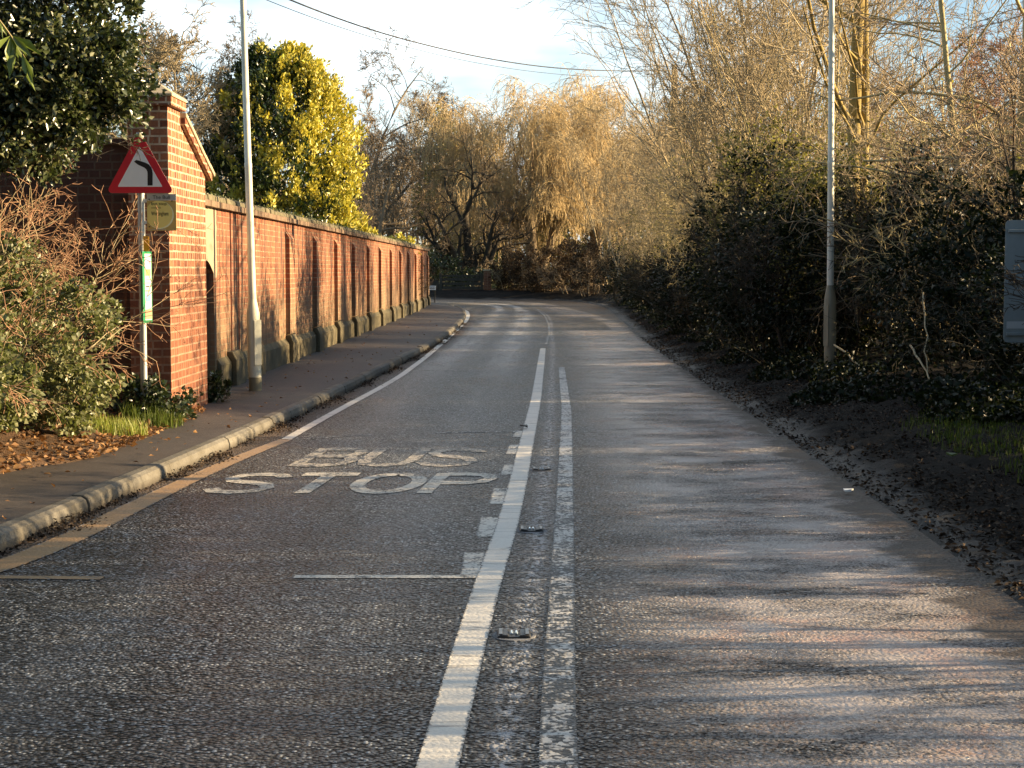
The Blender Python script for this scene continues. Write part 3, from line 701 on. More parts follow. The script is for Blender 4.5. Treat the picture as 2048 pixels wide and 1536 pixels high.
STROKES = {
 'S': [[(.97, .80), (.82, .95), (.5, 1), (.18, .95), (.04, .77), (.18, .60), (.5, .52), (.82, .42), (.96, .24), (.82, .06), (.5, 0), (.18, .05), (.03, .2)]],
 'T': [[(0, 1), (1, 1)], [(.5, .93), (.5, -.06)]],
 'O': [[(.5 + .5 * math.sin(t), .5 + .5 * math.cos(t)) for t in np.linspace(0, 2 * math.pi, 25)]],
 'P': [[(.08, -.06), (.08, 1.06)], [(.14, 1), (.6, 1), (.88, .94), (1, .76), (.88, .57), (.6, .5), (.14, .5)]],
 'B': [[(.08, -.06), (.08, 1.06)], [(.14, 1), (.6, 1), (.85, .94), (.95, .77), (.85, .6), (.6, .54), (.14, .54)], [(.6, .54), (.88, .48), (1, .28), (.88, .06), (.6, 0), (.14, 0)]],
 'U': [[(.05, 1.06), (.05, .3), (.15, .08), (.5, 0), (.85, .08), (.95, .3), (.95, 1.06)]]}
def road_letter(ch, x0, y0, w, h, tx, ty, slope, mat='letters'):
    V = []; Q = []; UV = []
    for k, st in enumerate(STROKES[ch]):
        p = np.array(st, float) * np.array([w, h]); dd = unit(np.gradient(p, axis=0)); nn = np.c_[-dd[:, 1], dd[:, 0]] * np.array([tx / 2, ty / 2])
        b = len(V)
        for i in range(len(p)):
            for sgn, uq in ((1, 0.06), (-1, 0.94)):
                q = p[i] + nn[i] * sgn
                V.append((x0 + q[0] + slope * q[1], y0 + q[1], 0.0036 + 0.0006 * k)); UV.append((uq, i * 0.1))
        for i in range(len(p) - 1): Q.append((b + 2 * i, b + 2 * i + 1, b + 2 * i + 3, b + 2 * i + 2))
    return np_mesh('road_letter', V, [np.array(Q)], MAT[mat], road, False, UV)
for ch, x in zip('STOP', (-2.10, -1.615, -1.115, -0.62)):
    road_letter(ch, x, 11.12, 0.41, 0.98, 0.105, 0.19, 0.085)
for ch, x in zip('BUS', (-1.70, -1.21, -0.73)):
    road_letter(ch, x, 12.66, 0.41, 1.14, 0.105, 0.22, 0.085, 'letters_faint')

# cat's eye road studs
for i, (u, v) in enumerate(((1028, 1271), (1063, 1061), (1083, 940))):
    x, y = G(u, v)
    t = empty('road_stud', (x, y, 0), 0, ['cat\'s eye road stud in a chalky ring, nearest one beside the solid white line', 'cat\'s eye road stud beside the line level with the second dash of the bay', 'small far cat\'s eye road stud beside the line level with the painted BUS'][i], 'road stud', 'road studs along the centre line'); t.scale = (0.82, 0.82, 0.7)
    m = MB(); m.lathe([(0.001, 0.122), (0.004, 0.120), (0.0045, 0.104), (0.002, 0.10)], 24); o = m.build('bedding_ring', MAT['ring'], t); o.scale = (0.92, 1.05, 1)
    m = MB(); m.prism([(-0.085, 0.002), (-0.08, 0.016), (-0.05, 0.023), (-0.03, 0.021), (-0.025, 0.012), (0.025, 0.012), (0.03, 0.021), (0.05, 0.023), (0.08, 0.016), (0.085, 0.002)], -0.075, 0.075); m.build('housing', MAT['rubber'], t, bevel=0.004)
    for sx in (-1, 1):
        m = MB(); m.box(sx * 0.066 - 0.01, sx * 0.066 + 0.01, -0.07, 0.07, 0.0235, 0.028); m.build('frame', MAT['iron'], t, bevel=0.003)
    for sx in (-1, 1):
        m = MB(); m.box(sx * 0.012 - 0.007, sx * 0.012 + 0.007, -0.03, 0.03, 0.0125, 0.026); m.build('reflector', MAT['glass'], t, bevel=0.004)

# ------------------------------------------------------------------ brick wall
WA = (-3.412, 17.05); WL = 45.25; WANG = -math.atan(0.0053)
wall = empty('brick_wall', (WA[0], WA[1], 0.1), WANG, 'long red brick garden wall with narrow buttresses and stained lower half along the pavement', 'wall')
m = MB()
D0, D1 = 0.95, 1.89      # doorway
m.box(-0.33, 0, 0, D0, -0.2, 2.1); m.box(-0.33, 0, D1, WL, -0.2, 2.1)
pr = [(D0, 2.1), (D0, 1.36)] + [(D0 + (D1 - D0) * t, 1.36 + 0.15 * math.sin(math.pi * t)) for t in np.linspace(0.08, 0.92, 9)] + [(D1, 1.36), (D1, 2.1)]
m.prism(pr, -0.33, 0, 'yz')
bw = m.build('masonry', MAT['brick_wall'], wall)
m = MB(); m.box(-0.30, -0.24, D0 + 0.005, D1 - 0.005, -0.15, 1.36); m.build('door', MAT['doorwood'], wall)
# plinth with chamfered shoulder
pl = MB()
PLN = [(0.001, -0.2), (0.055, -0.2), (0.055, 0.30), (0.001, 0.38)]
pl.prism(PLN, D1 + 0.14, WL - 0.003)
pl.build('plinth', MAT['plinth'], wall, bevel=0.01)
pils = [24.7 + 3.37 * i for i in range(11)] + [62.29 - 0.55]
pils = [24.7, 27.95, 31.15, 34.4, 37.7, 40.9, 44.3, 47.8, 51.2, 54.7, 58.2, 61.7]
for i, yy in enumerate([19.75, 21.35] + pils):
    y0 = yy - WA[1]; w = 0.58
    m = MB()
    if i >= 1:
        m.prism([(0.0, 0.45), (0.068, 0.45), (0.068, 1.87), (0.0, 1.98)], y0, y0 + w); m.build('pilaster', MAT['brick_pil'], wall)
    m = MB(); m.prism([(0.057, -0.2), (0.120, -0.2), (0.120, 0.32), (0.070, 0.43), (0.002, 0.43), (0.002, 0.382), (0.057, 0.302)], y0 - 0.03, y0 + w + 0.03); m.build('pilaster_foot', MAT['plinth'], wall, bevel=0.012)
# two straight joints, rust stained, beside the first foot
for yy in (20.02, 20.56):
    y0 = yy - WA[1]; m = MB(); m.box(0.0005, 0.012, y0, y0 + 0.022, 0.385, 2.09); m.build('straight_joint', MAT['redjoint'], wall)
# coping: two courses of weathered brick-on-edge, laid one by one
c1 = MB(); c2 = MB(); y = 0.02
while y < WL + 0.03:
    l = 0.225
    dz = random.uniform(-0.006, 0.006); dx = random.uniform(-0.008, 0.008)
    c1.box(-0.40, 0.075 + dx, y + 0.003, y + l - 0.003, 2.102, 2.172 + dz * 0.3)
    y += l
y = 0.05
while y < WL + 0.03:
    l = 0.228; dz = random.uniform(-0.008, 0.008); dx = random.uniform(-0.012, 0.012)
    c2.prism([(-0.385, 2.174), (0.045 + dx, 2.174), (0.035 + dx, 2.235 + dz), (-0.165, 2.285 + dz), (-0.375, 2.235 + dz)], y + 0.004, y + l - 0.004)
    y += l
c1.build('coping_course', MAT['coping'], wall, bevel=0.006); c2.build('coping_top', MAT['coping_top'], wall, bevel=0.012)
# moss and small growth on the coping
rng = np.random.default_rng(3)
yy = rng.random(5200) ** 0.8 * WL; pos = np.c_[rng.uniform(-0.33, 0.03, 5200), yy, 2.235 + rng.random(5200) * 0.03 + (rng.random(5200) < .06) * rng.random(5200) * 0.06]
pos = pos[np.sin(pos[:, 1] * 2.3) + np.sin(pos[:, 1] * 0.77 + 1) > -0.5]
leaf_obj('moss', MAT['ivy'], wall, pos, rng, 0.03, dirs=np.tile([0, 0, 1.], (len(pos), 1)))

# gate pier with swept wing wall
pier = empty('gate_pier', (-3.152, 15.29, 0.1), WANG, 'tall red brick gate pier with pyramid stone cap and sloping shoulder behind the bus stop', 'pier')
m = MB(); m.prism([(0, -0.2), (0.56, -0.2), (0.56, 2.9), (0, 2.9)], -0.37, 0, 'yz')
m.prism([(0.56, -0.2), (1.765, -0.2), (1.765, 2.36), (0.56, 2.77)], -0.355, 0, 'yz')
m.build('masonry', MAT['brick_pier'], pier)
m = MB(); m.box(-0.42, 0.05, -0.05, 0.61, 2.9, 2.98); m.build('cap_course', MAT['brick_pier'], pier, bevel=0.008)
m = MB(); vs = [m.bm.verts.new(p) for p in ((-0.43, -0.06, 2.982), (0.06, -0.06, 2.982), (0.06, 0.62, 2.982), (-0.43, 0.62, 2.982), (-0.43, -0.06, 3.01), (0.06, -0.06, 3.01), (0.06, 0.62, 3.01), (-0.43, 0.62, 3.01), (-0.185, 0.28, 3.165))]
for f in ((0, 3, 2, 1), (0, 1, 5, 4), (1, 2, 6, 5), (2, 3, 7, 6), (3, 0, 4, 7), (4, 5, 8), (5, 6, 8), (6, 7, 8), (7, 4, 8)): m.bm.faces.new([vs[i] for i in f])
m.build('cap', MAT['stone'], pier, bevel=0.01)
m = MB(); sl = (2.77 - 2.36) / 1.205
y = 0.565
while y < 1.80:
    z = 2.772 - (y - 0.56) * sl; l = 0.112; dz = random.uniform(-0.006, 0.004)
    m.prism([(y, z + dz), (y + l - 0.004, z - l * sl + dz), (y + l - 0.004, z - l * sl + 0.072 + dz), (y, z + 0.072 + dz)], -0.40, 0.05, 'yz'); y += l
m.build('shoulder_bricks', MAT['brick_pier'], pier, bevel=0.006)
m = MB(); y = 0.565
while y < 1.83:
    z = 2.846 - (y - 0.56) * sl; l = 0.24; dz = random.uniform(-0.004, 0.006)
    m.prism([(y, z + dz), (y + l - 0.006, z - l * sl + dz), (y + l - 0.006, z - l * sl + 0.045 + dz), (y, z + 0.045 + dz)], -0.42, 0.065, 'yz'); y += l
m.build('shoulder_slabs', MAT['stone'], pier, bevel=0.01)
# lower return wall left of the pier, half lost behind the shrubs
rw = empty('return_wall', (-3.53, 15.42, 0.1), 0, 'shaded brick wall running left from the gate pier behind bare shrubs', 'wall')
m = MB(); m.box(-5.0, -0.02, 0, 0.33, 0.0, 2.55); m.build('masonry', MAT['brick_shaded'], rw)
m = MB(); m.box(-5.05, -0.02, -0.05, 0.38, 2.552, 2.62); m.build('coping_course', MAT['brick_shaded'], rw, bevel=0.01)

# ------------------------------------------------------------------ lamp posts
def lamp_post(loc, lean, label, base_mat, rz):
    t = empty('lamp_post', loc, 0, label, 'lamp post', 'street lamp posts')
    m = MB(); m.lathe([(-0.2, 0.074), (0.0, 0.074), (0.16, 0.074)], 28); m.build('root_sleeve', MAT['lamp_dark'], t, True)
    m = MB(); m.lathe([(0.161, 0.0735), (0.5, 0.074), (0.86, 0.074), (0.9, 0.073), (1.03, 0.048), (1.06, 0.044)], 28, lean=lean); m.build('base_compartment', MAT[base_mat], t, True)
    m = MB(); m.box(-0.045, 0.045, -0.0775, -0.070, 0.3, 0.82, Matrix.Rotation(rz, 4, 'Z')); m.build('access_door', MAT[base_mat], t, bevel=0.004)
    m = MB(); m.lathe([(1.061, 0.043), (1.8, 0.041), (2.55, 0.040), (2.56, 0.043), (2.60, 0.043), (2.61, 0.039), (4.5, 0.034), (6.0, 0.030)], 24, lean=lean); m.build('pole', MAT['lamp'], t, True)
    lx, ly = lean[0] * 6, lean[1] * 6; sg = 1 if loc[0] < 0 else -1
    m = MB(); m.prism([(lx - 0.03 * sg, 5.97), (lx + 0.75 * sg, 6.12), (lx + 0.75 * sg, 6.16), (lx - 0.03 * sg, 6.03)], ly - 0.022, ly + 0.022); m.build('bracket', MAT['lamp'], t, bevel=0.006)
    m = MB(); m.prism([(lx + 0.62 * sg, 6.10), (lx + 1.2 * sg, 6.16), (lx + 1.22 * sg, 6.21), (lx + 0.9 * sg, 6.27), (lx + 0.62 * sg, 6.2)], ly - 0.11, ly + 0.11); m.build('lantern', MAT['grey'], t, bevel=0.03)
    return t
x, y = G(511, 782, 0.11)
lamp_post((x, y, 0.11), (-0.0215, 0), 'pale lamp post leaning slightly left on the pavement in front of the brick wall', 'lamp_base', R(35))
lamp_post((3.98, 20.7, rv_height(3.98, 20.7)), (-0.0085, 0), 'pale upper lamp post with dark base standing in the shaded right hedge', 'lamp_dark', R(-60))

# ------------------------------------------------------------------ text helper
def text_mesh(name, body, size, mat, parent, loc, rot, align='CENTER', ext=0.0006, xs=1.0):
    cu = bpy.data.curves.new(name, 'FONT'); cu.body = body; cu.size = size; cu.align_x = align; cu.align_y = 'CENTER'; cu.extrude = ext; cu.resolution_u = 3
    tmp = bpy.data.objects.new(name + '_tmp', cu); COL.objects.link(tmp)
    me = bpy.data.meshes.new_from_object(tmp)
    bpy.data.objects.remove(tmp); bpy.data.curves.remove(cu)
    me.materials.clear(); me.materials.append(mat); me.name = name
    o = bpy.data.objects.new(name, me); COL.objects.link(o); o.parent = parent
    o.location = loc; o.rotation_euler = rot; o.scale = (xs, 1, 1)
    return o
FACE = (R(90), 0, 0)    # text standing up, facing -y

# ------------------------------------------------------------------ bus stop post
BY = 14.62
px_ = P(285.5, 600, BY).x
gz = lb_height(px_, BY)
bus = empty('bus_stop_post', (px_, BY, 0), 0, 'grey post carrying a red left-bend warning triangle, bus stop flag and green timetable case', 'bus stop')
def zz(v): return P(285, v, BY).z
m = MB(); m.lathe([(gz - 0.2, 0.030), (zz(268), 0.030)], 20); m.lathe([(zz(268) + 0.0005, 0.033), (zz(268) + 0.012, 0.031)], 20)
m.build('post', MAT['steel'], bus, True)
def rtri(half, base_z, h, r, cx=0.0, n=6):
    """rounded triangle pointing up"""
    P3 = [(-half, base_z), (half, base_z), (0, base_z + h)]; out = []
    for i in range(3):
        p, a, b = Vector(P3[i]), Vector(P3[i - 1]), Vector(P3[(i + 1) % 3])
        da, db = (a - p).normalized(), (b - p).normalized(); ang = da.angle(db); dist = r / math.tan(ang / 2)
        c = p + (da + db).normalized() * (r / math.sin(ang / 2))
        s0 = p + da * dist; s1 = p + db * dist
        a0 = math.atan2(*(s0 - c).yx); a1 = math.atan2(*(s1 - c).yx)
        dlt = (a1 - a0 + math.pi) % (2 * math.pi) - math.pi
        out += [(cx + c.x + r * math.cos(a0 + dlt * k / n), c.y + r * math.sin(a0 + dlt * k / n)) for k in range(n + 1)]
    return out
tz = zz(387); th = zz(275) - tz; cx = P(283, 387, BY).x - px_
ws = empty('warning_sign', (0, 0, 0)); ws.parent = bus
m = MB(); m.prism(rtri(0.300, tz, 0.545, 0.032, cx), -0.046, -0.043); m.build('back_plate', MAT['grey'], ws)
m = MB(); m.prism(rtri(0.298, tz + 0.002, 0.541, 0.030, cx), -0.0488, -0.0462); m.build('red_border', MAT['red'], ws)
m = MB(); m.prism(rtri(0.196, tz + 0.056, 0.352, 0.004, cx, 2), -0.0508, -0.0490); m.build('white_field', MAT['signwhite'], ws)
bend = []
q = lambda u, v: (P(u, v, BY - 0.05).x - px_, P(u, v, BY - 0.05).z)
for u, v in ((305.3, 371), (295.2, 371), (295.2, 347), (294.6, 342.5), (292.5, 338.5), (288.5, 335.2), (276, 329.5), (271.5, 326), (268.3, 323.2), (272.5, 319.8), (277.5, 321), (291, 325.5), (297.5, 328.8), (302, 334), (304.6, 340), (305.3, 347)): bend.append(q(u, v))
m = MB(); m.prism(bend, -0.0524, -0.0510); m.build('bend_arrow', MAT['black'], ws)
for dz in (0.10, 0.27):
    m = MB(); m.box(cx - 0.09, cx + 0.09, -0.0425, -0.022, tz + dz, tz + dz + 0.025); m.build('clamp', MAT['steel'], ws)
# flag
fl = empty('bus_flag', (0, 0, 0)); fl.parent = bus
x0, x1 = P(294.5, 420, BY).x - px_, P(353, 420, BY).x - px_
z0, z1, zw = zz(461.5), zz(388), zz(401)
fy = -0.012
m = MB(); m.box(x0, x1, fy, fy + 0.006, z0, zw - 0.001); m.build('panel', MAT['mustard'], fl)
m = MB(); m.box(x0, x1, fy, fy + 0.006, zw, z1); m.build('name_strip', MAT['paper'], fl)
w_ = x1 - x0; ccx, ccz = x0 + 0.44 * w_, z0 + 0.52 * (zw - z0)
def disc(name, r, y0, y1, mat, cx, cz, clip):
    pr = [(cx + r * math.cos(t), cz + r * math.sin(t)) for t in np.linspace(0, 2 * math.pi, 40, endpoint=False)]
    pr = [(min(max(a, clip[0]), clip[1]), min(max(b, clip[2]), clip[3])) for a, b in pr]
    mm = MB(); mm.prism(pr, y0, y1); return mm.build(name, mat, fl)
cp = (x0 + 0.001, x1 - 0.001, z0 + 0.001, zw - 0.002)
disc('pale_ring', 0.122, fy - 0.0008, fy - 0.0001, MAT['flagpale'], ccx, ccz, cp)
disc('yellow_disc', 0.119, fy - 0.0016, fy - 0.0009, MAT['flagyel'], ccx - 0.008, ccz + 0.007, cp)
text_mesh('lettering', 'The Bull', 0.046, MAT['text'], fl, ((x0 + x1) / 2, fy - 0.0012, (zw + z1) / 2 - 0.002), FACE)
text_mesh('lettering', 'bus stop', 0.040, MAT['text'], fl, (x0 + 0.038, fy - 0.0026, zz(407.5)), FACE, 'LEFT')
text_mesh('lettering', 'towards', 0.026, MAT['texty'], fl, (x0 + 0.038, fy - 0.0026, zz(415.5)), FACE, 'LEFT')
text_mesh('lettering', 'Wokingham', 0.050, MAT['text'], fl, (x0 + 0.038, fy - 0.0026, zz(427.5)), FACE, 'LEFT', xs=0.62)
m = MB(); m.box(x0 + 0.03, x1 - 0.09, fy - 0.0012, fy - 0.0002, z0 + 0.008, z0 + 0.012); m.build('small_print', MAT['paper'], fl)
for dz in (0.06, 0.25):
    m = MB(); m.box(0.02, x0 + 0.012, fy + 0.007, fy + 0.02, z0 + dz, z0 + dz + 0.028); m.build('bracket', MAT['signwhite'], fl)
for ax, az in ((0.015, 0.30), (0.215, 0.285), (0.015, 0.06)):
    m = MB(); m.box(x0 + ax, x0 + ax + 0.012, fy - 0.003, fy - 0.0018, z0 + az - 0.03, z0 + az - 0.02); m.build('rivet', MAT['black'], fl)
m = MB(); m.box(P(288.5, 480, BY).x - px_, P(299.5, 480, BY).x - px_, -0.036, -0.031, zz(503), zz(472)); m.build('amber_plate', MAT['amber'], bus)
# timetable case, turned towards the pavement
tcx = 0.036
tc = empty('timetable_case', (tcx, -0.01, 0)); tc.parent = bus; tc.rotation_euler = (0, 0, R(78))
za, zb = zz(645), zz(503); dcase = 0.035
# local: x across the case (towards the road side), -y is the glazed front
m = MB(); m.box(-0.095, 0.095, -0.012, 0.012, za, zb); m.build('case_frame', MAT['green'], tc, bevel=0.004)
m = MB(); m.box(-0.062, 0.074, -0.0145, -0.0121, za + 0.022, zb - 0.020); m.build('poster', MAT['paper'], tc)
hh = zb - za
for f0, f1, xa, xb, mm in ((0.82, 0.90, -0.05, 0.05, 'lilac'), (0.66, 0.75, -0.05, 0.055, 'orange'), (0.60, 0.605, -0.04, 0.05, 'text'), (0.555, 0.56, -0.05, 0.05, 'text'), (0.50, 0.515, -0.04, 0.03, 'text'), (0.44, 0.455, -0.05, 0.05, 'brown'), (0.30, 0.39, -0.05, 0.055, 'blue'), (0.235, 0.285, -0.03, 0.05, 'lilac'), (0.05, 0.185, -0.06, 0.075, 'brown')):
    m = MB(); m.box(xa, xb, -0.0158, -0.0147, za + f0 * hh, za + f1 * hh); m.build('print', MAT[mm], tc)
for f in (0.06, 0.95):
    m = MB(); m.box(-0.04, 0.0, 0.0125, 0.03, za + f * hh - 0.02, za + f * hh + 0.01); m.build('case_bracket', MAT['steel'], tc)

# back of a road sign at the right edge
SY = 12.2
sx = P(2009, 560, SY).x; sb, stp = P(2009, 685, SY).z, P(2009, 440, SY).z
sg = empty('road_sign', (sx, SY, 0), 0, 'grey back of a rounded road sign with ribs at the right edge', 'road sign')
def rrect(x0, x1, z0, z1, r, n=6):
    out = []
    for cx_, cz_, a0 in ((x1 - r, z1 - r, 0), (x0 + r, z1 - r, 90), (x0 + r, z0 + r, 180), (x1 - r, z0 + r, 270)):
        out += [(cx_ + r * math.cos(R(a0 + 90 * k / n)), cz_ + r * math.sin(R(a0 + 90 * k / n))) for k in range(n + 1)]
    return out
m = MB(); m.prism(rrect(0, 1.15, sb, stp, 0.035), 0, 0.004); m.build('panel', MAT['grey'], sg)
for v in (462, 565, 668):
    z = P(2009, v, SY).z; m = MB(); m.box(0.018, 1.13, -0.016, -0.0005, z - 0.011, z + 0.011); m.build('rib', MAT['grey'], sg, bevel=0.002)
m = MB(); z = P(2009, 650, SY).z; m.box(0.022, 0.20, -0.0022, -0.0006, z - 0.026, z + 0.026); m.build('sticker', MAT['paper'], sg)
for xx in (0.3, 0.85):
    m = MB(); m.lathe([(0.1, 0.038), (stp - 0.02, 0.038)], 18, cx=xx, cy=-0.056); m.build('post', MAT['steel'], sg, True)

# ------------------------------------------------------------------ far end: gate, pillar, nameplate
GY = 78.0
gz_ = 0.33
fg = empty('field_gate', (P(863, 590, GY).x, GY, gz_), 0, 'dark shaded timber five-bar gate across the far side of the bend', 'gate')
gw = P(966, 590, GY).x - P(863, 590, GY).x; gh = 0.95
for i, z in enumerate((0.08, 0.27, 0.46, 0.66)):
    m = MB(); m.box(0.5, gw - 0.02, -0.02, 0.02, z, z + 0.13); m.build('rail', MAT['wood'], fg)
m = MB(); m.box(-1.2, 0.35, -0.03, 0.0, 0.0, 0.68); m.build('board_panel', MAT['wood'], fg)
m = MB(); m.box(0.5, gw, -0.021, 0.019, 0.86, 0.94); m.build('rail', MAT['wood'], fg)
m = MB(); m.prism([(0.6, 0.08), (0.72, 0.08), (gw - 0.1, 0.86), (gw - 0.22, 0.86)], 0.021, 0.045); m.build('brace', MAT['wood'], fg)
for xx in (0.38, gw - 0.12):
    m = MB(); m.box(xx, xx + 0.12, -0.06, 0.06, -0.3, 1.02); m.build('gate_post', MAT['wood'], fg, bevel=0.01)
gp = empty('brick_pillar', (P(975, 590, GY).x, GY - 0.1, gz_), 0, 'small brick gate pillar at the right end of the timber gate', 'pillar')
m = MB(); m.box(-0.18, 0.18, -0.18, 0.18, -0.3, 1.12); m.build('shaft', MAT['brick_pier'], gp)
m = MB(); m.box(-0.22, 0.22, -0.22, 0.22, 1.122, 1.19); m.build('cap', MAT['stone'], gp, bevel=0.01)
SN = 66.5
np_ = empty('street_nameplate', (P(864.5, 575, SN).x, SN, 0.12), 0, 'small white street nameplate on short posts just past the end of the brick wall', 'sign')
m = MB(); z = P(864, 576, SN).z - 0.12; m.box(-0.15, 0.14, -0.012, 0.0, z - 0.075, z + 0.09); m.build('plate', MAT['signwhite'], np_)
m = MB(); m.box(-0.11, 0.10, -0.0145, -0.0125, z + 0.025, z + 0.055); m.build('lettering_row', MAT['text'], np_)
m = MB(); m.box(-0.11, 0.09, -0.0145, -0.0125, z - 0.045, z - 0.015); m.build('lettering_row', MAT['text'], np_)
for xx in (-0.11, 0.1):
    m = MB(); m.box(xx - 0.02, xx + 0.02, 0.001, 0.04, -0.1, z + 0.08); m.build('leg', MAT['wood'], np_)

# wooden pole and overhead cables
pp = P(1349, 130, 62)
po = empty('utility_pole', (pp.x, 62, 0.3), 0, 'wooden cable pole whose top shows among the bare right trees', 'utility pole')
m = MB(); m.lathe([(-0.5, 0.15), (pp.z - 0.3, 0.11)], 16); m.build('pole', MAT['polewood'], po, True)
def cable(name, px, r, label):
    q = np.array([np.array(P(u, v, Y)) for u, v, Y in px]); dq = np.concatenate([[0], np.cumsum(np.linalg.norm(np.diff(q, axis=0), axis=1))])
    t = np.linspace(0, dq[-1], 60); p = np.stack([np.interp(t, dq, q[:, i]) for i in range(3)], 1)
    for _ in range(30): p[1:-1] = (p[:-2] + 2 * p[1:-1] + p[2:]) / 4
    tb = Tubes(); tb.add(p[None], np.full((1, 60), r), 5)
    return tag(tb.build(name, MAT['wire']), label, 'cable')
cable('overhead_cable', [(1349, 141, 62), (1250, 143, 57.5), (1100, 137, 51), (950, 114, 45), (750, 65, 38), (575, 0, 32.5), (400, -80, 27.5)], 0.017, 'thicker black overhead cable sagging from the wooden pole across the sky')
cable('overhead_cable', [(1349, 152, 62.2), (1200, 156, 56), (1050, 143, 50), (900, 117, 44), (700, 64, 37), (528, 0, 32), (380, -65, 28)], 0.0075, 'thin overhead wire hanging just below the thicker cable')

# ------------------------------------------------------------------ vegetation
def lv(n, ang, ratio, nseg=4, wander=0.16, trop=(0, 0, 0.02), t0=0.25, rr=0.5, **k):
    return dict(n=n, ang=R(ang), ratio=ratio, nseg=nseg, wander=wander, trop=trop, t0=t0, rr=rr, **k)
def multi_stems(rng, n, spread, lean, ln, rad):
    out = []
    for i in range(n):
        a = rng.random() * 6.283; s = spread * math.sqrt(rng.random())
        out.append((s * math.cos(a), s * math.sin(a), lean * math.cos(a) * (0.5 + rng.random()), lean * math.sin(a) * (0.5 + rng.random()), 1.0, ln * (0.7 + 0.5 * rng.random()), rad * (0.7 + 0.6 * rng.random())))
    return out
def dup(root, loc, rz, label, scale=1.0, name=None):
    r = root.copy(); COL.objects.link(r); r.location = loc; r.rotation_euler = (0, 0, rz); r.scale = (scale,) * 3 if not hasattr(scale, '__len__') else scale
    r['label'] = label
    for ch in list(root.children):
        c = ch.copy(); COL.objects.link(c); c.parent = r
    return r

def bush(name, loc, seed, size, nleaf, lsize, leafmat, label, cat, clusters=60, crad=0.28, bark='bark_dark', group=None, shell=0.35, stems=6, aspect=0.6, twiglen=1.0, extra=None):
    """leafy shrub: stems and twigs with leaf clumps through the volume; loc is at the ground"""
    rng = np.random.default_rng(seed)
    sx, sy, sz = size
    spec = dict(stems=multi_stems(rng, stems, 0.25 * sx, 0.3, sz * 0.78 * twiglen, 0.012 * min(sz, 2.4)), l0=dict(nseg=7, wander=0.16),
                levels=[lv(9, 45, 0.5, 5, 0.2), lv(7, 45, 0.5, 4, 0.22), lv(5, 42, 0.5, 3, 0.25)], minr=0.0016 * min(2.4, sz) + 0.0006)
    root, tips, rng = make_tree(name, loc, seed, (bark, bark), label, cat, spec, group)
    p, d = blob_points(rng, nleaf, (0, 0, sz * 0.52), (sx * 0.5, sy * 0.5, sz * 0.52), clusters, crad, shell, 0.02)
    leaf_obj('foliage', MAT[leafmat], root, p, rng, lsize, dirs=d, aspect=aspect, spread=0.9)
    if extra:
        m2, n2, ls2 = extra
        p, d = blob_points(rng, n2, (0, 0, sz * 0.55), (sx * 0.52, sy * 0.52, sz * 0.55), clusters // 2, crad * 1.1, 0.6, 0.02)
        leaf_obj('dry_foliage', MAT[m2], root, p, rng, ls2, dirs=d, aspect=aspect, spread=0.9)
    return root

# --- holly overhanging at the upper left ---
rng = np.random.default_rng(21)
hr, tips, rng = make_tree('holly_tree', (-4.9, 12.6, 0.9), 21, ('bark_dark', 'bark_dark'), 'dark glossy evergreen tree overhanging the bus stop at the upper left', 'tree',
    dict(stems=[(0, 0, 0.1, -0.05, 1, 5.2, 0.11), (0.15, 0.2, 0.3, 0.1, 1, 4.5, 0.08)], l0=dict(nseg=9, wander=0.08), levels=[lv(12, 60, 0.30, 5, 0.14, (0, 0, 0.05), 0.35, 0.35), lv(8, 45, 0.5, 4, 0.2), lv(6, 45, 0.5, 3, 0.2)], minr=0.004))
pos = []; dr = []
def clump(cx, cy, cz, rx, ry, rz, n, clusters, crad):
    p, d = blob_points(rng, n, (cx, cy, cz), (rx, ry, rz), clusters, crad, 0.2); pos.append(p); dr.append(d)
clump(0.15, 0.1, 2.6, 1.35, 1.2, 1.1, 26000, 150, 0.24)
clump(1.45, 0.1, 2.35, 0.72, 0.6, 0.72, 9000, 60, 0.19)
clump(1.50, 0.1, 3.05, 0.80, 0.6, 0.6, 5500, 45, 0.17)
clump(0.9, -0.3, 1.75, 0.8, 0.5, 0.42, 8000, 60, 0.16)
clump(1.55, -0.15, 1.95, 0.55, 0.45, 0.45, 9000, 60, 0.16)
clump(1.72, 0.0, 2.0, 0.42, 0.4, 0.33, 5000, 40, 0.13)
clump(0.8, 0.1, 1.75, 0.9, 0.5, 0.3, 7000, 50, 0.14)
clump(0.6, 0.3, 1.9, 1.1, 0.6, 0.7, 12000, 80, 0.18)
clump(-0.3, 0.0, 1.0, 0.8, 0.8, 1.0, 9000, 60, 0.22)
leaf_obj('foliage', MAT['holly'], hr, np.concatenate(pos), rng, 0.052, dirs=np.concatenate(dr), aspect=0.62, spread=0.9, fold=0.5)
# pale drooping sprig in front of it
sp = empty('laurel_sprig', (0, 0, 0), 0, 'pale green drooping sprig of long leaves at the upper left corner', 'branch')
b0 = P(-60, -30, 9.0); b1 = P(20, 60, 9.0); b2 = P(52, 120, 9.0)
tb = Tubes(); ctrl = np.array([np.array(b0) * (1 - t) ** 2 + 2 * np.array(b1) * t * (1 - t) + np.array(b2) * t * t for t in np.linspace(0, 1, 9)])
tb.add(ctrl[None], np.linspace(0.007, 0.003, 9)[None], 5); tb.build('stem', MAT['bark_olive'], sp)
lp = ctrl[rng.integers(3, 9, 16)]; ld = np.tile([0.15, 0, -1.0], (16, 1))
leaf_obj('foliage', MAT['laurel'], sp, lp, rng, 0.15, dirs=ld, aspect=0.26, spread=0.45, fold=0.3)

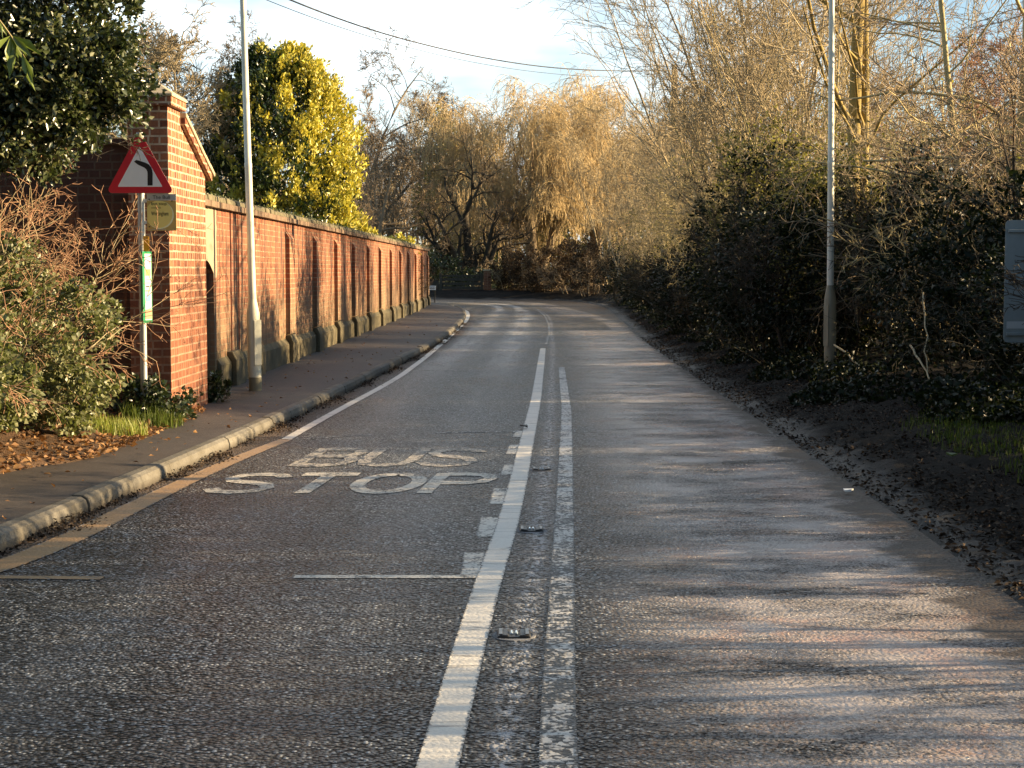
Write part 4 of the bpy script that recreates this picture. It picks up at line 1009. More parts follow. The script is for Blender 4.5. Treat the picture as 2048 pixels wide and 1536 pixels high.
# --- bare reddish shrubs in front of the return wall ---
labels = ['bare red-brown twiggy shrub immediately left of the bus stop post', 'bare red-brown twiggy shrub rising behind the sunlit ivy', 'tangle of bare brown stems under the holly at the left edge', 'low bare shrub sprawling over the bank at the lower left edge']
for i, (x, y, n, ln, ex) in enumerate(((-4.3, 15.0, 13, 1.5, 0.25), (-4.85, 13.7, 26, 1.75, 0.38), (-4.4, 12.3, 22, 1.6, 0.8), (-4.45, 11.4, 10, 1.2, 0.8))):
    rg = np.random.default_rng(50 + i)
    make_tree('bare_shrub', (x, y, lb_height(x, y)), 50 + i, ('bark_tan', 'bark_red'), labels[i], 'shrub',
        dict(stems=multi_stems(rg, n, 0.32, ex, ln, 0.013), l0=dict(nseg=8, wander=0.12, trop=(0, 0, 0.0)), levels=[lv(7, 38, 0.55, 7, 0.10, (0, 0, -0.03), 0.15), lv(5, 40, 0.5, 5, 0.12, (0, 0, -0.04)), lv(2, 45, 0.5, 3, 0.14)], minr=0.0036), 'bare shrubs on the left bank')
# --- sunlit ivy mass and low plants ---
bush('ivy_bush', (-3.86, 12.75, 0.2), 61, (1.5, 1.3, 1.35), 26000, 0.036, 'ivy', 'rounded sunlit grey-green ivy bush spilling towards the pavement', 'bush', 150, 0.13, 'bark_tan', None, 0.75, 8, 0.8, 0.8)
bush('ivy_bush', (-4.05, 11.4, 0.22), 62, (1.35, 1.3, 0.9), 20000, 0.038, 'ivy', 'low sunlit ivy bush at the left edge above the leaf litter', 'bush', 110, 0.13, 'bark_tan', None, 0.75, 6, 0.85, 0.8)
bush('ivy_bush', (-4.55, 12.6, 0.4), 63, (1.5, 1.2, 1.9), 9000, 0.05, 'ivy_dark', 'tall dark ivy growth under the holly at the left edge', 'bush', 80, 0.2, 'bark_dark', None, 0.6, 6, 0.8)
bush('ivy_plant', (-3.28, 14.75, 0.12), 64, (0.75, 0.6, 0.42), 1700, 0.045, 'ivy_dark', 'dark ivy plant around the foot of the bus stop post', 'plant', 30, 0.1, 'bark_dark', None, 0.4, 5, 0.8)
bush('ivy_plant', (-3.13, 15.25, 0.1), 66, (0.42, 0.5, 0.24), 700, 0.04, 'ivy_dark', 'low dark green plant at the near foot of the brick pier', 'plant', 16, 0.08, 'bark_dark', None, 0.4, 4, 0.8)
bush('small_plant', (-3.12, 17.35, 0.1), 65, (0.30, 0.3, 0.26), 900, 0.045, 'ivy_dark', 'small leafy plant growing between the pier and doorway', 'plant', 14, 0.06, 'bark_dark', None, 0.4, 4, 0.7)
def blades(name, mat, pts, rng, h, w, label=None, cat=None, kind=None, lean=0.5):
    n = len(pts); a = rng.random(n) * 6.283; l = h * (0.5 + 0.8 * rng.random(n))
    dx = np.cos(a) * lean * l * rng.random(n); dy = np.sin(a) * lean * l * rng.random(n)
    s = np.c_[np.cos(a + 1.57), np.sin(a + 1.57), np.zeros(n)] * w
    p = np.asarray(pts); m = p + np.c_[dx * .4, dy * .4, l * .6]; t = p + np.c_[dx, dy, l]
    V = np.stack([p - s, p + s, m + s * .8, m - s * .8, t], 1).reshape(-1, 3); b = np.arange(n)[:, None] * 5
    o = np_mesh(name, V, [b + np.array([[0, 1, 2, 3]]), b + np.array([[3, 2, 4]])], mat)
    return tag(o, label, cat, None, kind)
rng = np.random.default_rng(9)
def disk(rng, n, cx, cy, rx, ry, hf):
    a = rng.random(n) * 6.283; r = np.sqrt(rng.random(n)); x = cx + rx * r * np.cos(a); y = cy + ry * r * np.sin(a)
    return np.c_[x, y, [hf(i, j) for i, j in zip(x, y)]]
blades('grass_tuft', MAT['grass_bright'], disk(rng, 700, -3.28, 13.6, 0.28, 0.35, lambda x, y: lb_height(x, y) - 0.01), rng, 0.11, 0.003, 'small bright yellow-green grass tuft in the leaf litter beside the pavement', 'grass tuft')
blades('grass_tuft', MAT['grass'], disk(rng, 900, -3.18, 14.6, 0.26, 0.5, lambda x, y: lb_height(x, y) - 0.01), rng, 0.16, 0.0035, 'darker grass tuft in front of the bus stop post foot', 'grass tuft')
# leaf litter on the bank
n = 5200; x = -3.0 - rng.random(n) ** 1.4 * 1.5; y = 8 + rng.random(n) * 8.2
keep = x < np.interp(y, Ip[sel][:, 1], Ip[sel][:, 0]) + 0.12 * rng.random(n); x, y = x[keep], y[keep]
p = np.c_[x, y, [max(lb_height(i, j), 0.128) + 0.012 for i, j in zip(x, y)]]
o = leaf_obj('leaf_litter', MAT['dead_leaf'], None, p, rng, 0.05, dirs=np.c_[rng.normal(0, 1, (len(p), 2)), np.zeros(len(p))], nrm=np.tile([0, 0, 1.], (len(p), 1)), spread=0.25, aspect=0.55, fold=0.5)
tag(o, 'brown fallen leaves covering the bank beside the pavement', 'leaf litter', None, 'stuff')
# scattered leaves and grit on the pavement and in the gutter
n = 240; y = 9 + rng.random(n) ** 1.5 * 45; q = rng.random(n)
x = by_y(kb, y) * (1 - q) + by_y(Ip, y) * q
p = np.c_[x, y, np.full(n, 0.137)]
tag(leaf_obj('fallen_leaves', MAT['dead_leaf'], None, p, rng, 0.045, dirs=np.c_[rng.normal(0, 1, (n, 2)), np.zeros(n)], nrm=np.tile([0, 0, 2.], (n, 1)), spread=0.15, fold=0.4), 'scattered fallen leaves and bits lying on the pavement', 'leaves', None, 'stuff')
n = 9000; y = 7.5 + rng.random(n) ** 1.6 * 40
cl_ = np.clip(np.sin(y * 2.1) * 0.5 + np.sin(y * 5.3 + 1) * 0.35 + 0.35, 0.0, 1.2)
x = np.interp(y, Lp[:110, 1], Lp[:110, 0]) + 0.012 + np.abs(rng.normal(0, 1, n)) * 0.07 * (0.25 + cl_)
k_ = rng.random(n) < 0.15 + cl_; x, y, cl_ = x[k_], y[k_], cl_[k_]
z = 0.004 + rng.random(len(x)) * 0.05 * cl_ * np.clip(1 - (x - np.interp(y, Lp[:110, 1], Lp[:110, 0])) / 0.2, 0, 1)
tag(leaf_obj('gutter_debris', MAT['grit'], None, np.c_[x, y, z], rng, 0.024, dirs=np.c_[rng.normal(0, 1, (len(x), 2)), rng.normal(0, 0.4, len(x))], spread=0.3), 'dark leaf debris heaped in the gutter along the left kerb', 'debris', None, 'stuff')

# --- variegated tree behind the wall ---
vy = 42.0; vx = P(562, 455, vy).x
rng = np.random.default_rng(31)
vt, tips, rng = make_tree('variegated_tree', (vx, vy, 0.0), 31, ('bark_dark', 'bark_dark'), 'conical yellow and green variegated evergreen tree behind the brick wall', 'tree',
    dict(stems=[(0, 0, 0, 0, 1, 6.3, 0.16)], l0=dict(nseg=8, wander=0.04), levels=[lv(30, 60, 0.33, 4, 0.1), lv(8, 45, 0.5, 3, 0.15)], minr=0.008))
def crown_r(z):   # half width of the crown at height
    return np.interp(z, [0.8, 1.6, 2.6, 3.6, 4.6, 5.5, 6.2, 6.7, 7.0], [1.75, 2.15, 2.25, 2.15, 1.9, 1.5, 1.05, 0.5, 0.1])
NC = 700
cz = 1.0 + rng.random(NC) ** 1.05 * 5.75; ca = rng.random(NC) * 6.283
lob = 1 + 0.10 * np.sin(3 * ca + 1.3 * cz) + 0.09 * np.sin(7 * ca - 2.1 * cz) + 0.075 * rng.normal(0, 1, NC)
cr = crown_r(cz) * lob * (0.72 + 0.30 * rng.random(NC))
cc = np.c_[cr * np.cos(ca), cr * np.sin(ca), cz]
cc[:, 0] -= 0.25 * (1 - cz / 7)
def sprigs(cc, n, rad, up, rng):
    k = rng.integers(0, len(cc), n); t = rng.random(n)
    out = unit(np.c_[cc[:, 0], cc[:, 1], np.full(len(cc), 0.0)])[k]
    p = cc[k] + rng.normal(0, rad, (n, 3)) * (1.15 - 0.8 * t)[:, None] + np.c_[out[:, :2] * 0.12 * t[:, None], t * up]
    return p, unit(out * 0.5 + np.array([0, 0, 0.9]))
# variegated leaves; sunlit and shaded sides put into colour: yellow sunward, green away
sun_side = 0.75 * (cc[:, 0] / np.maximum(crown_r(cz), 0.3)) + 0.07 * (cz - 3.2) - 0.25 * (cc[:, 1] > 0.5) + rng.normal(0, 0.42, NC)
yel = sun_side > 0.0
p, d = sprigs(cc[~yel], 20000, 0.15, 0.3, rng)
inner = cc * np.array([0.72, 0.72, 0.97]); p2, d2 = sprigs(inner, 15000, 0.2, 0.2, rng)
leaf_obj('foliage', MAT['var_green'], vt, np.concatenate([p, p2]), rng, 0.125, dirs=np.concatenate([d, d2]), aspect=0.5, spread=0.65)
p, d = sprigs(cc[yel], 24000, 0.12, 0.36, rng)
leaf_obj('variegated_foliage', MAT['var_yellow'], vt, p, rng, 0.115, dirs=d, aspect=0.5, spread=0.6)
# small yellow shrub peeping over the wall further along
q = P(800, 478, 57)
bush('variegated_shrub', (q.x, 57, 0.0), 33, (1.0, 1.0, 2.75), 2200, 0.1, 'var_yellow', 'small yellow-leaved shrub peeping over the far part of the brick wall', 'shrub', 30, 0.2, 'bark_dark')

# --- tree kinds ---
def spreading(seed, H, mats, label, loc, minr=0.012, name='bare_tree', dens=1.0, grp=None, lean=(0, 0)):
    return make_tree(name, loc, seed, mats, label, 'tree', dict(stems=[(0, 0, lean[0], lean[1], 1, H * 0.75, H * 0.02)], l0=dict(nseg=8, wander=0.07),
        levels=[lv(int(11 * dens), 55, 0.62, 7, 0.15, (0, 0, 0.05), 0.25, 0.6), lv(8, 48, 0.55, 6, 0.17, (0, 0, 0.03), 0.2, 0.5), lv(7, 45, 0.5, 5, 0.2, (0, 0, 0.03), 0.15, 0.5), lv(8, 42, 0.55, 4, 0.2, (0, 0, 0.02), 0.1, 0.6)], minr=minr, limb_levels=2), grp)[0]
def upright(seed, H, n, mats, label, loc, minr=0.009, name='bare_sapling', lean=0.12, dens=7, grp=None, spread=0.6):
    rg = np.random.default_rng(seed)
    return make_tree(name, loc, seed, mats, label, 'tree', dict(stems=multi_stems(rg, n, spread, lean, H, H * 0.0055), l0=dict(nseg=10, wander=0.06, trop=(0, 0, 0.03)),
        levels=[lv(dens + 3, 38, 0.38, 6, 0.12, (0, 0, 0.06), 0.18, 0.55), lv(dens, 38, 0.48, 5, 0.15, (0, 0, 0.05), 0.15), lv(6, 40, 0.55, 4, 0.18, (0, 0, 0.02), 0.1)], minr=minr, limb_levels=1), grp)[0]
def base(u, Y): return (P(u, 500, Y).x, Y, 0.25)

# left background, behind the wall
t1 = spreading(71, 8.0, ('bark_tan', 'bark_tan'), 'light brown bare tree behind the pier cap, left of the yellow tree', base(330, 40), 0.010, grp='bare trees behind the wall', dens=1.2)
dup(t1, base(420, 47), 2.1, 'slimmer light brown bare tree just left of the yellow tree', (0.75, 0.75, 0.8))
dup(t1, base(240, 34), 4.0, 'light brown bare tree half hidden behind the holly', 0.9)
# grey oak far behind the yellow tree
ok = make_tree('oak_tree', base(640, 92), 75, ('bark_grey', 'bark_grey'), 'tall grey open-branched oak far behind the yellow tree against the sky', 'tree',
    dict(stems=[(0, 0, 0.02, 0, 1, 12.5, 0.32), (0.3, 0, 0.30, 0, 1, 14, 0.25), (-0.3, 0, -0.28, 0, 1, 14, 0.25), (0.3, 0, 0.62, 0.1, 1, 12, 0.18), (-0.3, 0, -0.6, -0.1, 1, 12, 0.18)], l0=dict(nseg=9, wander=0.10, trop=(0, 0, 0.02), tip=0.06),
         levels=[lv(9, 55, 0.36, 7, 0.22, (0, 0, 0.03), 0.45, 0.5), lv(8, 50, 0.5, 6, 0.24, (0, 0, 0.02), 0.2, 0.5), lv(7, 45, 0.5, 5, 0.25, (0, 0, 0.03), 0.15), lv(5, 45, 0.55, 3, 0.25)], minr=0.014, limb_levels=2))[0]
# woodland beyond the wall end
w1 = spreading(81, 10.0, ('bark_brown', 'bark_brown'), 'rounded brown bare tree behind the wall, right of the yellow tree', base(745, 84), 0.013, grp='bare trees beyond the bend', dens=1.3)
w2 = upright(82, 11.5, 6, ('bark_tan', 'bark_tan'), 'tall pale bare tree standing highest left of the willow', base(850, 104), 0.013, 'bare_tree', 0.22, 8, 'bare trees beyond the bend', 1.0)
dup(w1, base(700, 78), 1.0, 'low brown bare tree above the middle of the wall', (0.8, 0.8, 0.72))
dup(w1, base(800, 92), 2.6, 'brown bare tree above the far end of the wall', (0.85, 0.85, 0.85))
dup(w1, base(905, 112), 4.4, 'brown bare tree behind the dark twisted tree', (1, 1, 1.08))
dup(w2, base(935, 116), 2.0, 'pale slender bare tree between the dark twisted tree and the willow', (0.9, 0.9, 0.98))
dup(w2, base(1180, 118), 3.2, 'pale bare tree far behind the right side of the willow', (1, 1, 1.0))
dup(w1, base(760, 110), 0.9, 'brown bare tree in the back row above the far end of the wall', (1.15, 1.15, 1.1))
dup(w2, base(1235, 84), 5.0, 'pale slender bare tree right of the willow, in front', (0.85, 0.85, 0.82))
dup(w2, base(1290, 76), 0.8, 'pale slender bare tree between the willow and the wooden pole', (0.8, 0.8, 0.72))
# conifer silhouette with ivy
bush('conifer', base(893, 100)[:2] + (0.3,), 86, (3.6, 3.6, 10.2), 9000, 0.28, 'hedge_olive', 'narrow olive-green conifer rising behind the dark twisted tree', 'tree', 260, 0.5, 'bark_brown', None, 0.5, 3, 0.4)
# pale sapling over the wall
upright(88, 5.2, 2, ('bark_grey', 'bark_grey'), 'thin pale sapling leaning just right of the yellow tree', (P(706, 450, 50).x, 50, 0), 0.008, 'sapling', 0.12, 4, None, 0.1)

# dark twisted tree by the gate
rg = np.random.default_rng(91)
dk = make_tree('twisted_tree', (P(945, 560, 84).x, 84, 0.3), 91, ('bark_dark', 'bark_brown'), 'dark gnarled many-limbed tree standing behind the timber gate', 'tree',
    dict(stems=[(0, 0, 0.02, 0, 1, 2.2, 0.42), (0.0, 0, -0.5, -0.15, 1, 4.6, 0.30), (0, 0, 0.55, -0.2, 1, 4.4, 0.27), (0.0, 0, -0.08, -0.1, 1, 6.8, 0.32), (0, 0, -0.95, -0.1, 1, 4.6, 0.24), (0.05, 0, 0.25, 0.1, 1, 5.5, 0.25), (0, 0, 1.1, -0.1, 0.9, 3.8, 0.2), (-0.2, 0, -0.45, -0.2, 0.5, 3.2, 0.18)], z0=0.2,
         l0=dict(nseg=9, wander=0.15, trop=(0, 0, 0.06), tip=0.1), levels=[lv(7, 55, 0.5, 7, 0.22, (0, 0, 0.06), 0.3, 0.6), lv(6, 48, 0.55, 6, 0.24, (0, 0, 0.04), 0.2, 0.55), lv(5, 42, 0.52, 5, 0.24, (0, 0, 0.04), 0.15), lv(2, 42, 0.5, 3, 0.25)], minr=0.009, limb_levels=2))[0]

# golden weeping willow
rg = np.random.default_rng(95)
def willow(seed, loc, H, label, sx=1.0):
    root, tips, rng = make_tree('willow_tree', loc, seed, ('bark_brown', 'willow'), label, 'tree',
        dict(stems=[(0, 0, 0.05, 0, 1, H * 0.62, 0.4), (0.1, 0, 0.45 * sx, 0.1, 1, H * 0.72, 0.24), (-0.1, 0, -0.45 * sx, 0, 1, H * 0.7, 0.24), (0.1, 0, 0.12, -0.3, 1, H * 0.68, 0.22), (0, 0, 0.8 * sx, 0, 1, H * 0.6, 0.16), (0, 0, -0.75 * sx, 0.1, 1, H * 0.6, 0.16)],
             l0=dict(nseg=9, wander=0.08, trop=(0, 0, 0.02)),
             levels=[lv(10, 50, 0.42, 6, 0.14, (0, 0, 0.03), 0.3, 0.5), lv(8, 55, 0.5, 6, 0.14, (0, 0, 0.0), 0.2, 0.45),
                     lv(9, 60, 0.85, 8, 0.11, (0, 0, -0.22), 0.2, 0.5, minlen=1.0, tip=0.6), lv(3, 35, 0.75, 6, 0.08, (0, 0, -0.35), 0.3, 0.8, minlen=0.8, tip=0.7)], minr=0.011, limb_levels=2))
    return root
willow(95, base(1060, 90), 15.0, 'big golden weeping willow beyond the bend, left and tallest part', 1.0)
willow(97, base(1190, 94), 15.8, 'golden weeping willow to the right, its top catching the sun', 0.9)

# brown hedge on the outside of the bend
for i, (u, Y, w, h) in enumerate(((1015, 77.5, 1.6, 1.9), (1055, 76.5, 1.7, 2.0), (1097, 75.5, 1.8, 2.3), (1140, 74, 1.9, 2.4), (1180, 72, 1.8, 2.5))):
    bush('hedge_shrub', (P(u, 590, Y).x, Y, 0.28), 110 + i, (w, 1.6, h), 5200, 0.085, 'hedge_brown', ['brown hedge shrub at the left end of the hedge beside the brick pillar', 'second brown hedge shrub from the brick pillar', 'middle brown hedge shrub below the willow', 'brown hedge shrub right of the hedge middle', 'tallest russet hedge shrub at the right end of the far hedge'][i], 'hedge', 60, 0.28, 'bark_brown', 'brown hedge along the outside of the bend', 0.3, 7)
# greenery behind the gate
bush('evergreen_bush', (P(895, 560, 81).x, 81, 0.3), 121, (3.4, 2.2, 1.9), 3000, 0.12, 'ivy_dark', 'dark evergreen bush behind the left end of the timber gate', 'bush', 60, 0.3)
bush('evergreen_bush', (P(1000, 575, 80).x, 80.5, 0.3), 122, (1.4, 1.4, 1.3), 1600, 0.1, 'ivy', 'bright green bush right of the brick pillar', 'bush', 40, 0.25)
bush('evergreen_bush', (P(925, 560, 92).x, 94, 0.3), 123, (7.0, 3.0, 2.6), 5000, 0.16, 'ivy', 'sunlit green bush far behind the timber gate', 'bush', 90, 0.4)
for u, Y, sc, l in ((1030, 99, 1.0, 'dark evergreen mass behind the left willow trunk'), (1110, 101, 1.2, 'dark evergreen mass between the two willows'), (1190, 103, 1.2, 'dark evergreen mass behind the right willow trunk'), (1270, 98, 1.1, 'dark evergreen mass right of the willows')):
    bush('evergreen_bush', (P(u, 560, Y).x, Y, 0.3), int(u), (7.5 * sc, 3.0, 4.2 * sc), 5000, 0.2, 'hedge_olive' if u != 1110 else 'ivy_dark', l, 'bush', 90, 0.5)
# far woodland closing the view
fw = np.random.default_rng(130); V = Tubes(); PP = []; DD = []
nt = 240; fx = fw.uniform(-75, 75, nt); fy = fw.uniform(128, 175, nt); fh = fw.uniform(8, 13, nt)
pts, dirs, rad = grow(fw, np.c_[fx, fy, np.zeros(nt)], unit(np.c_[fw.normal(0, .1, (nt, 2)), np.ones(nt)]), fh, np.full(nt, 0.13), 7, 0.06, (0, 0, 0.02)); V.add(pts, rad, 4)
P0, D0, L_, R_ = spawn(fw, pts, dirs, rad, fh, 9, 0.2, R(45), 0.4, 0.5); pts, dirs, rad = grow(fw, P0, D0, L_, R_, 5, 0.15, (0, 0, 0.05)); V.add(pts, rad, 3)
P0, D0, L_, R_ = spawn(fw, pts, dirs, rad, L_, 8, 0.15, R(45), 0.55, 0.5); R_ = np.maximum(R_, 0.018); pts, dirs, rad = grow(fw, P0, D0, L_, R_, 4, 0.18, (0, 0, 0.03)); V.add(pts, rad, 3)
P0, D0, L_, R_ = spawn(fw, pts, dirs, rad, L_, 6, 0.15, R(45), 0.6, 0.5); R_ = np.maximum(R_, 0.016); pts, dirs, rad = grow(fw, P0, D0, L_, R_, 3, 0.2, (0, 0, 0.02)); V.add(pts, rad, 3)
tag(V.build('far_woodland', MAT['bark_brown'], None), 'far brown winter woodland closing the view beyond the bend', 'woodland', None, 'stuff')

# --- right hand hedge: dark evergreen shrubs ---
rng = np.random.default_rng(140)
HG = 'dark evergreen hedge shrubs along the right verge'
hl = {0: 'dark evergreen shrub behind the grey road sign back', 1: 'dark evergreen shrub between the grey road sign and the right lamp post', 2: 'dark evergreen shrub immediately right of the right lamp post', 3: 'dark evergreen shrub immediately left of the right lamp post', 4: 'second dark evergreen shrub left of the right lamp post', 5: 'third dark evergreen shrub left of the right lamp post', 6: 'dark shrub halfway along the right hedge towards the bend', 7: 'dark shrub past halfway along the right hedge', 8: 'dark brownish shrub near the far end of the right hedge', 9: 'far dark shrub at the inside of the right hedge end'}
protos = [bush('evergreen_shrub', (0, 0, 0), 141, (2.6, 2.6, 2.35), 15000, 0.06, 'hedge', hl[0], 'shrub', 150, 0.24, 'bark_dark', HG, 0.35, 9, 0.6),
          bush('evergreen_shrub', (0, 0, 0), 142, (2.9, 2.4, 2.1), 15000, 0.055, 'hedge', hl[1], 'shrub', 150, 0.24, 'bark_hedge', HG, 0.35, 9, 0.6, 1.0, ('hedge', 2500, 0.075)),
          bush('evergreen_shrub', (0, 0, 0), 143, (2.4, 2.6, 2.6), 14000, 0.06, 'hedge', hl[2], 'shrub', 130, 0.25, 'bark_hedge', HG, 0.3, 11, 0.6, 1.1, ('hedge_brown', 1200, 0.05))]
spots = [(5.5, 15.2, 1.0), (5.45, 17.6, 1.0), (5.45, 20.4, 1.0), (4.5, 23.3, 1.05), (4.2, 25.2, 1.1), (4.25, 28.5, 1.1), (4.3, 32.5, 1.1), (4.45, 37.0, 1.15), (4.65, 42.5, 1.15), (4.85, 49.0, 1.2)]
for i, (x, y, s) in enumerate(spots):
    loc = (x, y, rv_height(x, y) - 0.05)
    if i < 3:
        protos[i].location = loc; protos[i].scale = (s, s, s * (0.72 if i == 0 else 0.95))
    else: dup(protos[i % 3], loc, rng.random() * 6.28, hl[i], (s, s, s * rng.uniform(0.92, 1.08) * float(np.interp(y, [22, 28, 36, 50], [1.0, 0.85, 0.68, 0.62]))))
more = [(7.4, 16.8, 1.0, 'dark shrub of the second row behind the grey sign'), (7.3, 21.6, 1.05, 'second-row dark shrub behind the right lamp post'), (6.5, 24.5, 1.05, 'second-row dark shrub left of the right lamp post'), (6.6, 30.0, 1.15, 'second-row shrub behind the middle of the right hedge'),
        (6.9, 36.0, 1.2, 'second-row shrub behind the far half of the right hedge'), (7.2, 42.5, 1.2, 'second-row shrub below the wooden pole'), (5.0, 57.0, 1.2, 'last dark shrub of the right hedge before the far brown hedge'), (4.6, 64.5, 1.15, 'dark shrub on the corner between the right hedge and brown hedge')]
for i, (x, y, s, l) in enumerate(more): dup(protos[(i + 1) % 3], (x, y, rv_height(x, y) - 0.05), rng.random() * 6.28, l, (s, s, s * float(np.interp(y, [22, 30, 40, 60, 65], [1.0, 0.8, 0.68, 0.68, 0.8]))))
# olive sunlit shrubs above and between
OG = 'tall olive twiggy shrubs in the right hedge'
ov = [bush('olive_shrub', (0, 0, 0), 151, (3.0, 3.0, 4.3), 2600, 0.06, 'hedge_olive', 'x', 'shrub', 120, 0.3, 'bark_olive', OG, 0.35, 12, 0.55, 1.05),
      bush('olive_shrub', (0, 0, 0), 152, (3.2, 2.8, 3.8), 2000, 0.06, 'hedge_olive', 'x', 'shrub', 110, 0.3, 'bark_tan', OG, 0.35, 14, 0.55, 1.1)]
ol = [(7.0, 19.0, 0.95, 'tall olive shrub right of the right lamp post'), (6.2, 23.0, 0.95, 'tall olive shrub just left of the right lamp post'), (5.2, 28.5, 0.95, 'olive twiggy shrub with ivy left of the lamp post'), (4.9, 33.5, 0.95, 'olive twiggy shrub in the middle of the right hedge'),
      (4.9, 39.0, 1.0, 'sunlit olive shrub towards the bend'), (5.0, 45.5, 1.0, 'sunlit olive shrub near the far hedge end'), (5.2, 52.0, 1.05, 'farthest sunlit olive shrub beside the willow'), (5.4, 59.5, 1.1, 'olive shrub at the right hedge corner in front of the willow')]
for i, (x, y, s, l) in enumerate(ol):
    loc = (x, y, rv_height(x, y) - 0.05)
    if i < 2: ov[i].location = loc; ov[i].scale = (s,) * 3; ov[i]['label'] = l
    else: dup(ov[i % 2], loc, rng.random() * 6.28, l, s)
# bare saplings behind the hedge
BG = 'bare saplings behind the right hedge'
s1 = upright(161, 8.6, 8, ('bark_tan', 'bark_tan'), 'clump of pale bare saplings left of the right lamp post', (P(1560, 500, 34).x, 34, 0.4), 0.0065, 'bare_sapling', 0.11, 7, BG, 1.1)
s2 = upright(162, 6.6, 5, ('bark_olive', 'bark_tan'), 'open bare tree with rising branches just left of the right lamp post', (P(1640, 500, 28).x, 28, 0.4), 0.006, 'bare_sapling', 0.25, 7, BG, 0.4)
for u, Y, sc, rz, src, l in ((1350, 60, 0.72, 1.3, s1, 'pale bare saplings in front of the wooden pole'), (1415, 52, 0.9, 2.9, s1, 'pale bare saplings just right of the wooden pole'), (1455, 48.5, 1.1, 4.4, s1, 'second clump of pale saplings right of the wooden pole'), (1520, 38.0, 1.0, 0.2, s1, 'tall pale bare saplings midway between wooden pole and right lamp post'), (1590, 36, 1.05, 5.5, s1, 'tall pale bare saplings left of the right lamp post, back row'),
        (1480, 36, 1.0, 0.5, s2, 'spreading bare tree leaning over the hedge middle'), (1330, 64, 0.9, 2.2, s2, 'spreading bare tree in front of the willow at right'), (1790, 30, 1.0, 1.1, s2, 'bare tree between the lichen tree and the right edge')):
    dup(src, (P(u, 500, Y).x, Y, 0.4), rz, l, sc)
IG = 'ivy-clad trees in the right hedge'
iv = bush('ivy_clad_tree', (P(1535, 500, 27.5).x, 27.5, 0.35), 165, (2.3, 2.4, 3.3), 7500, 0.065, 'hedge', 'tall dark ivy-clad tree in the right hedge left of the lamp post', 'tree', 130, 0.27, 'bark_dark', IG, 0.3, 7, 0.6, 1.05, ('hedge_olive', 7500, 0.06))
dup(iv, (P(1690, 500, 23.5).x, 23.5, 0.35), 2.0, 'dark ivy-clad tree just right of the lamp post', (0.95, 0.95, 0.8))
dup(iv, (P(1480, 500, 33).x, 33, 0.35), 3.6, 'ivy-clad tree halfway along the right hedge', (0.9, 0.9, 0.85))
# two-trunk lichen tree right of the lamp
make_tree('lichen_tree', (P(1706, 300, 26).x, 26, 0.4), 171, ('bark_lichen', 'bark_tan'), 'tall twin-trunked tree with yellow lichen bark right of the right lamp post', 'tree',
    dict(stems=[(0, 0, -0.004, 0, 1, 9.0, 0.125), (0.21, 0.1, 0.012, 0, 1, 8.2, 0.085)], l0=dict(nseg=10, wander=0.025, tip=0.45),
         levels=[lv(13, 50, 0.42, 8, 0.09, (0, 0, 0.03), 0.22, 0.42), lv(7, 40, 0.45, 6, 0.13, (0, 0, 0.03), 0.2, 0.5), lv(5, 40, 0.5, 4, 0.16, (0, 0, 0.02), 0.2)], minr=0.006, limb_levels=1))
# spreading dark tree at the right edge
make_tree('spreading_tree', (P(2035, 300, 21).x, 21, 0.4), 172, ('bark_olive', 'bark_brown'), 'tree at the right edge with long dark horizontal branches', 'tree',
    dict(stems=[(0, 0, 0.0, 0, 1, 6.8, 0.10), (-0.2, 0, -0.18, 0.1, 1, 5.5, 0.06)], l0=dict(nseg=10, wander=0.03, tip=0.45),
         levels=[lv(22, 70, 0.42, 8, 0.10, (-0.015, 0, -0.005), 0.15, 0.4), lv(8, 45, 0.5, 6, 0.14, (0, 0, 0.0), 0.2, 0.5), lv(6, 45, 0.5, 4, 0.18, (0, 0, 0.0), 0.15)], minr=0.0055, limb_levels=1))
rg = np.random.default_rng(173)
make_tree('hawthorn_tree', (5.7, 17.8, 0.4), 173, ('bark_dark', 'bark_brown'), 'dark-stemmed twiggy hawthorn leaning above the grey road sign', 'tree',
    dict(stems=[(0, 0, -0.25, 0, 1, 3.2, 0.055), (0.2, 0.2, 0.3, 0, 1, 3.0, 0.05), (0.1, -.2, -0.75, 0, 1, 3.0, 0.04), (0.3, 0, 0.05, -0.2, 1, 3.4, 0.045)], l0=dict(nseg=9, wander=0.10),
         levels=[lv(11, 55, 0.5, 7, 0.15, (0, 0, 0.0), 0.2, 0.5), lv(8, 48, 0.5, 5, 0.18, (0, 0, 0.0), 0.2), lv(6, 45, 0.5, 4, 0.2)], minr=0.005, limb_levels=1))
# pinkish trees beyond at right
pk = spreading(181, 10.0, ('bark_red', 'bark_red'), 'reddish-brown bare tree far behind the right hedge near the right edge', base(1900, 62), 0.011, grp='reddish trees behind the right hedge', dens=1.2)
dup(pk, base(1790, 72), 2.0, 'reddish-brown bare tree far behind the lichen tree', 0.85)
dup(pk, base(1560, 80), 4.0, 'reddish-brown bare tree far behind the pale saplings', 1.1)
dup(pk, base(2020, 54), 1.2, 'reddish-brown bare tree at the right edge beyond the spreading tree', 0.95)
dup(pk, base(1400, 92), 5.0, 'reddish-brown bare tree far behind the wooden pole', 1.1)

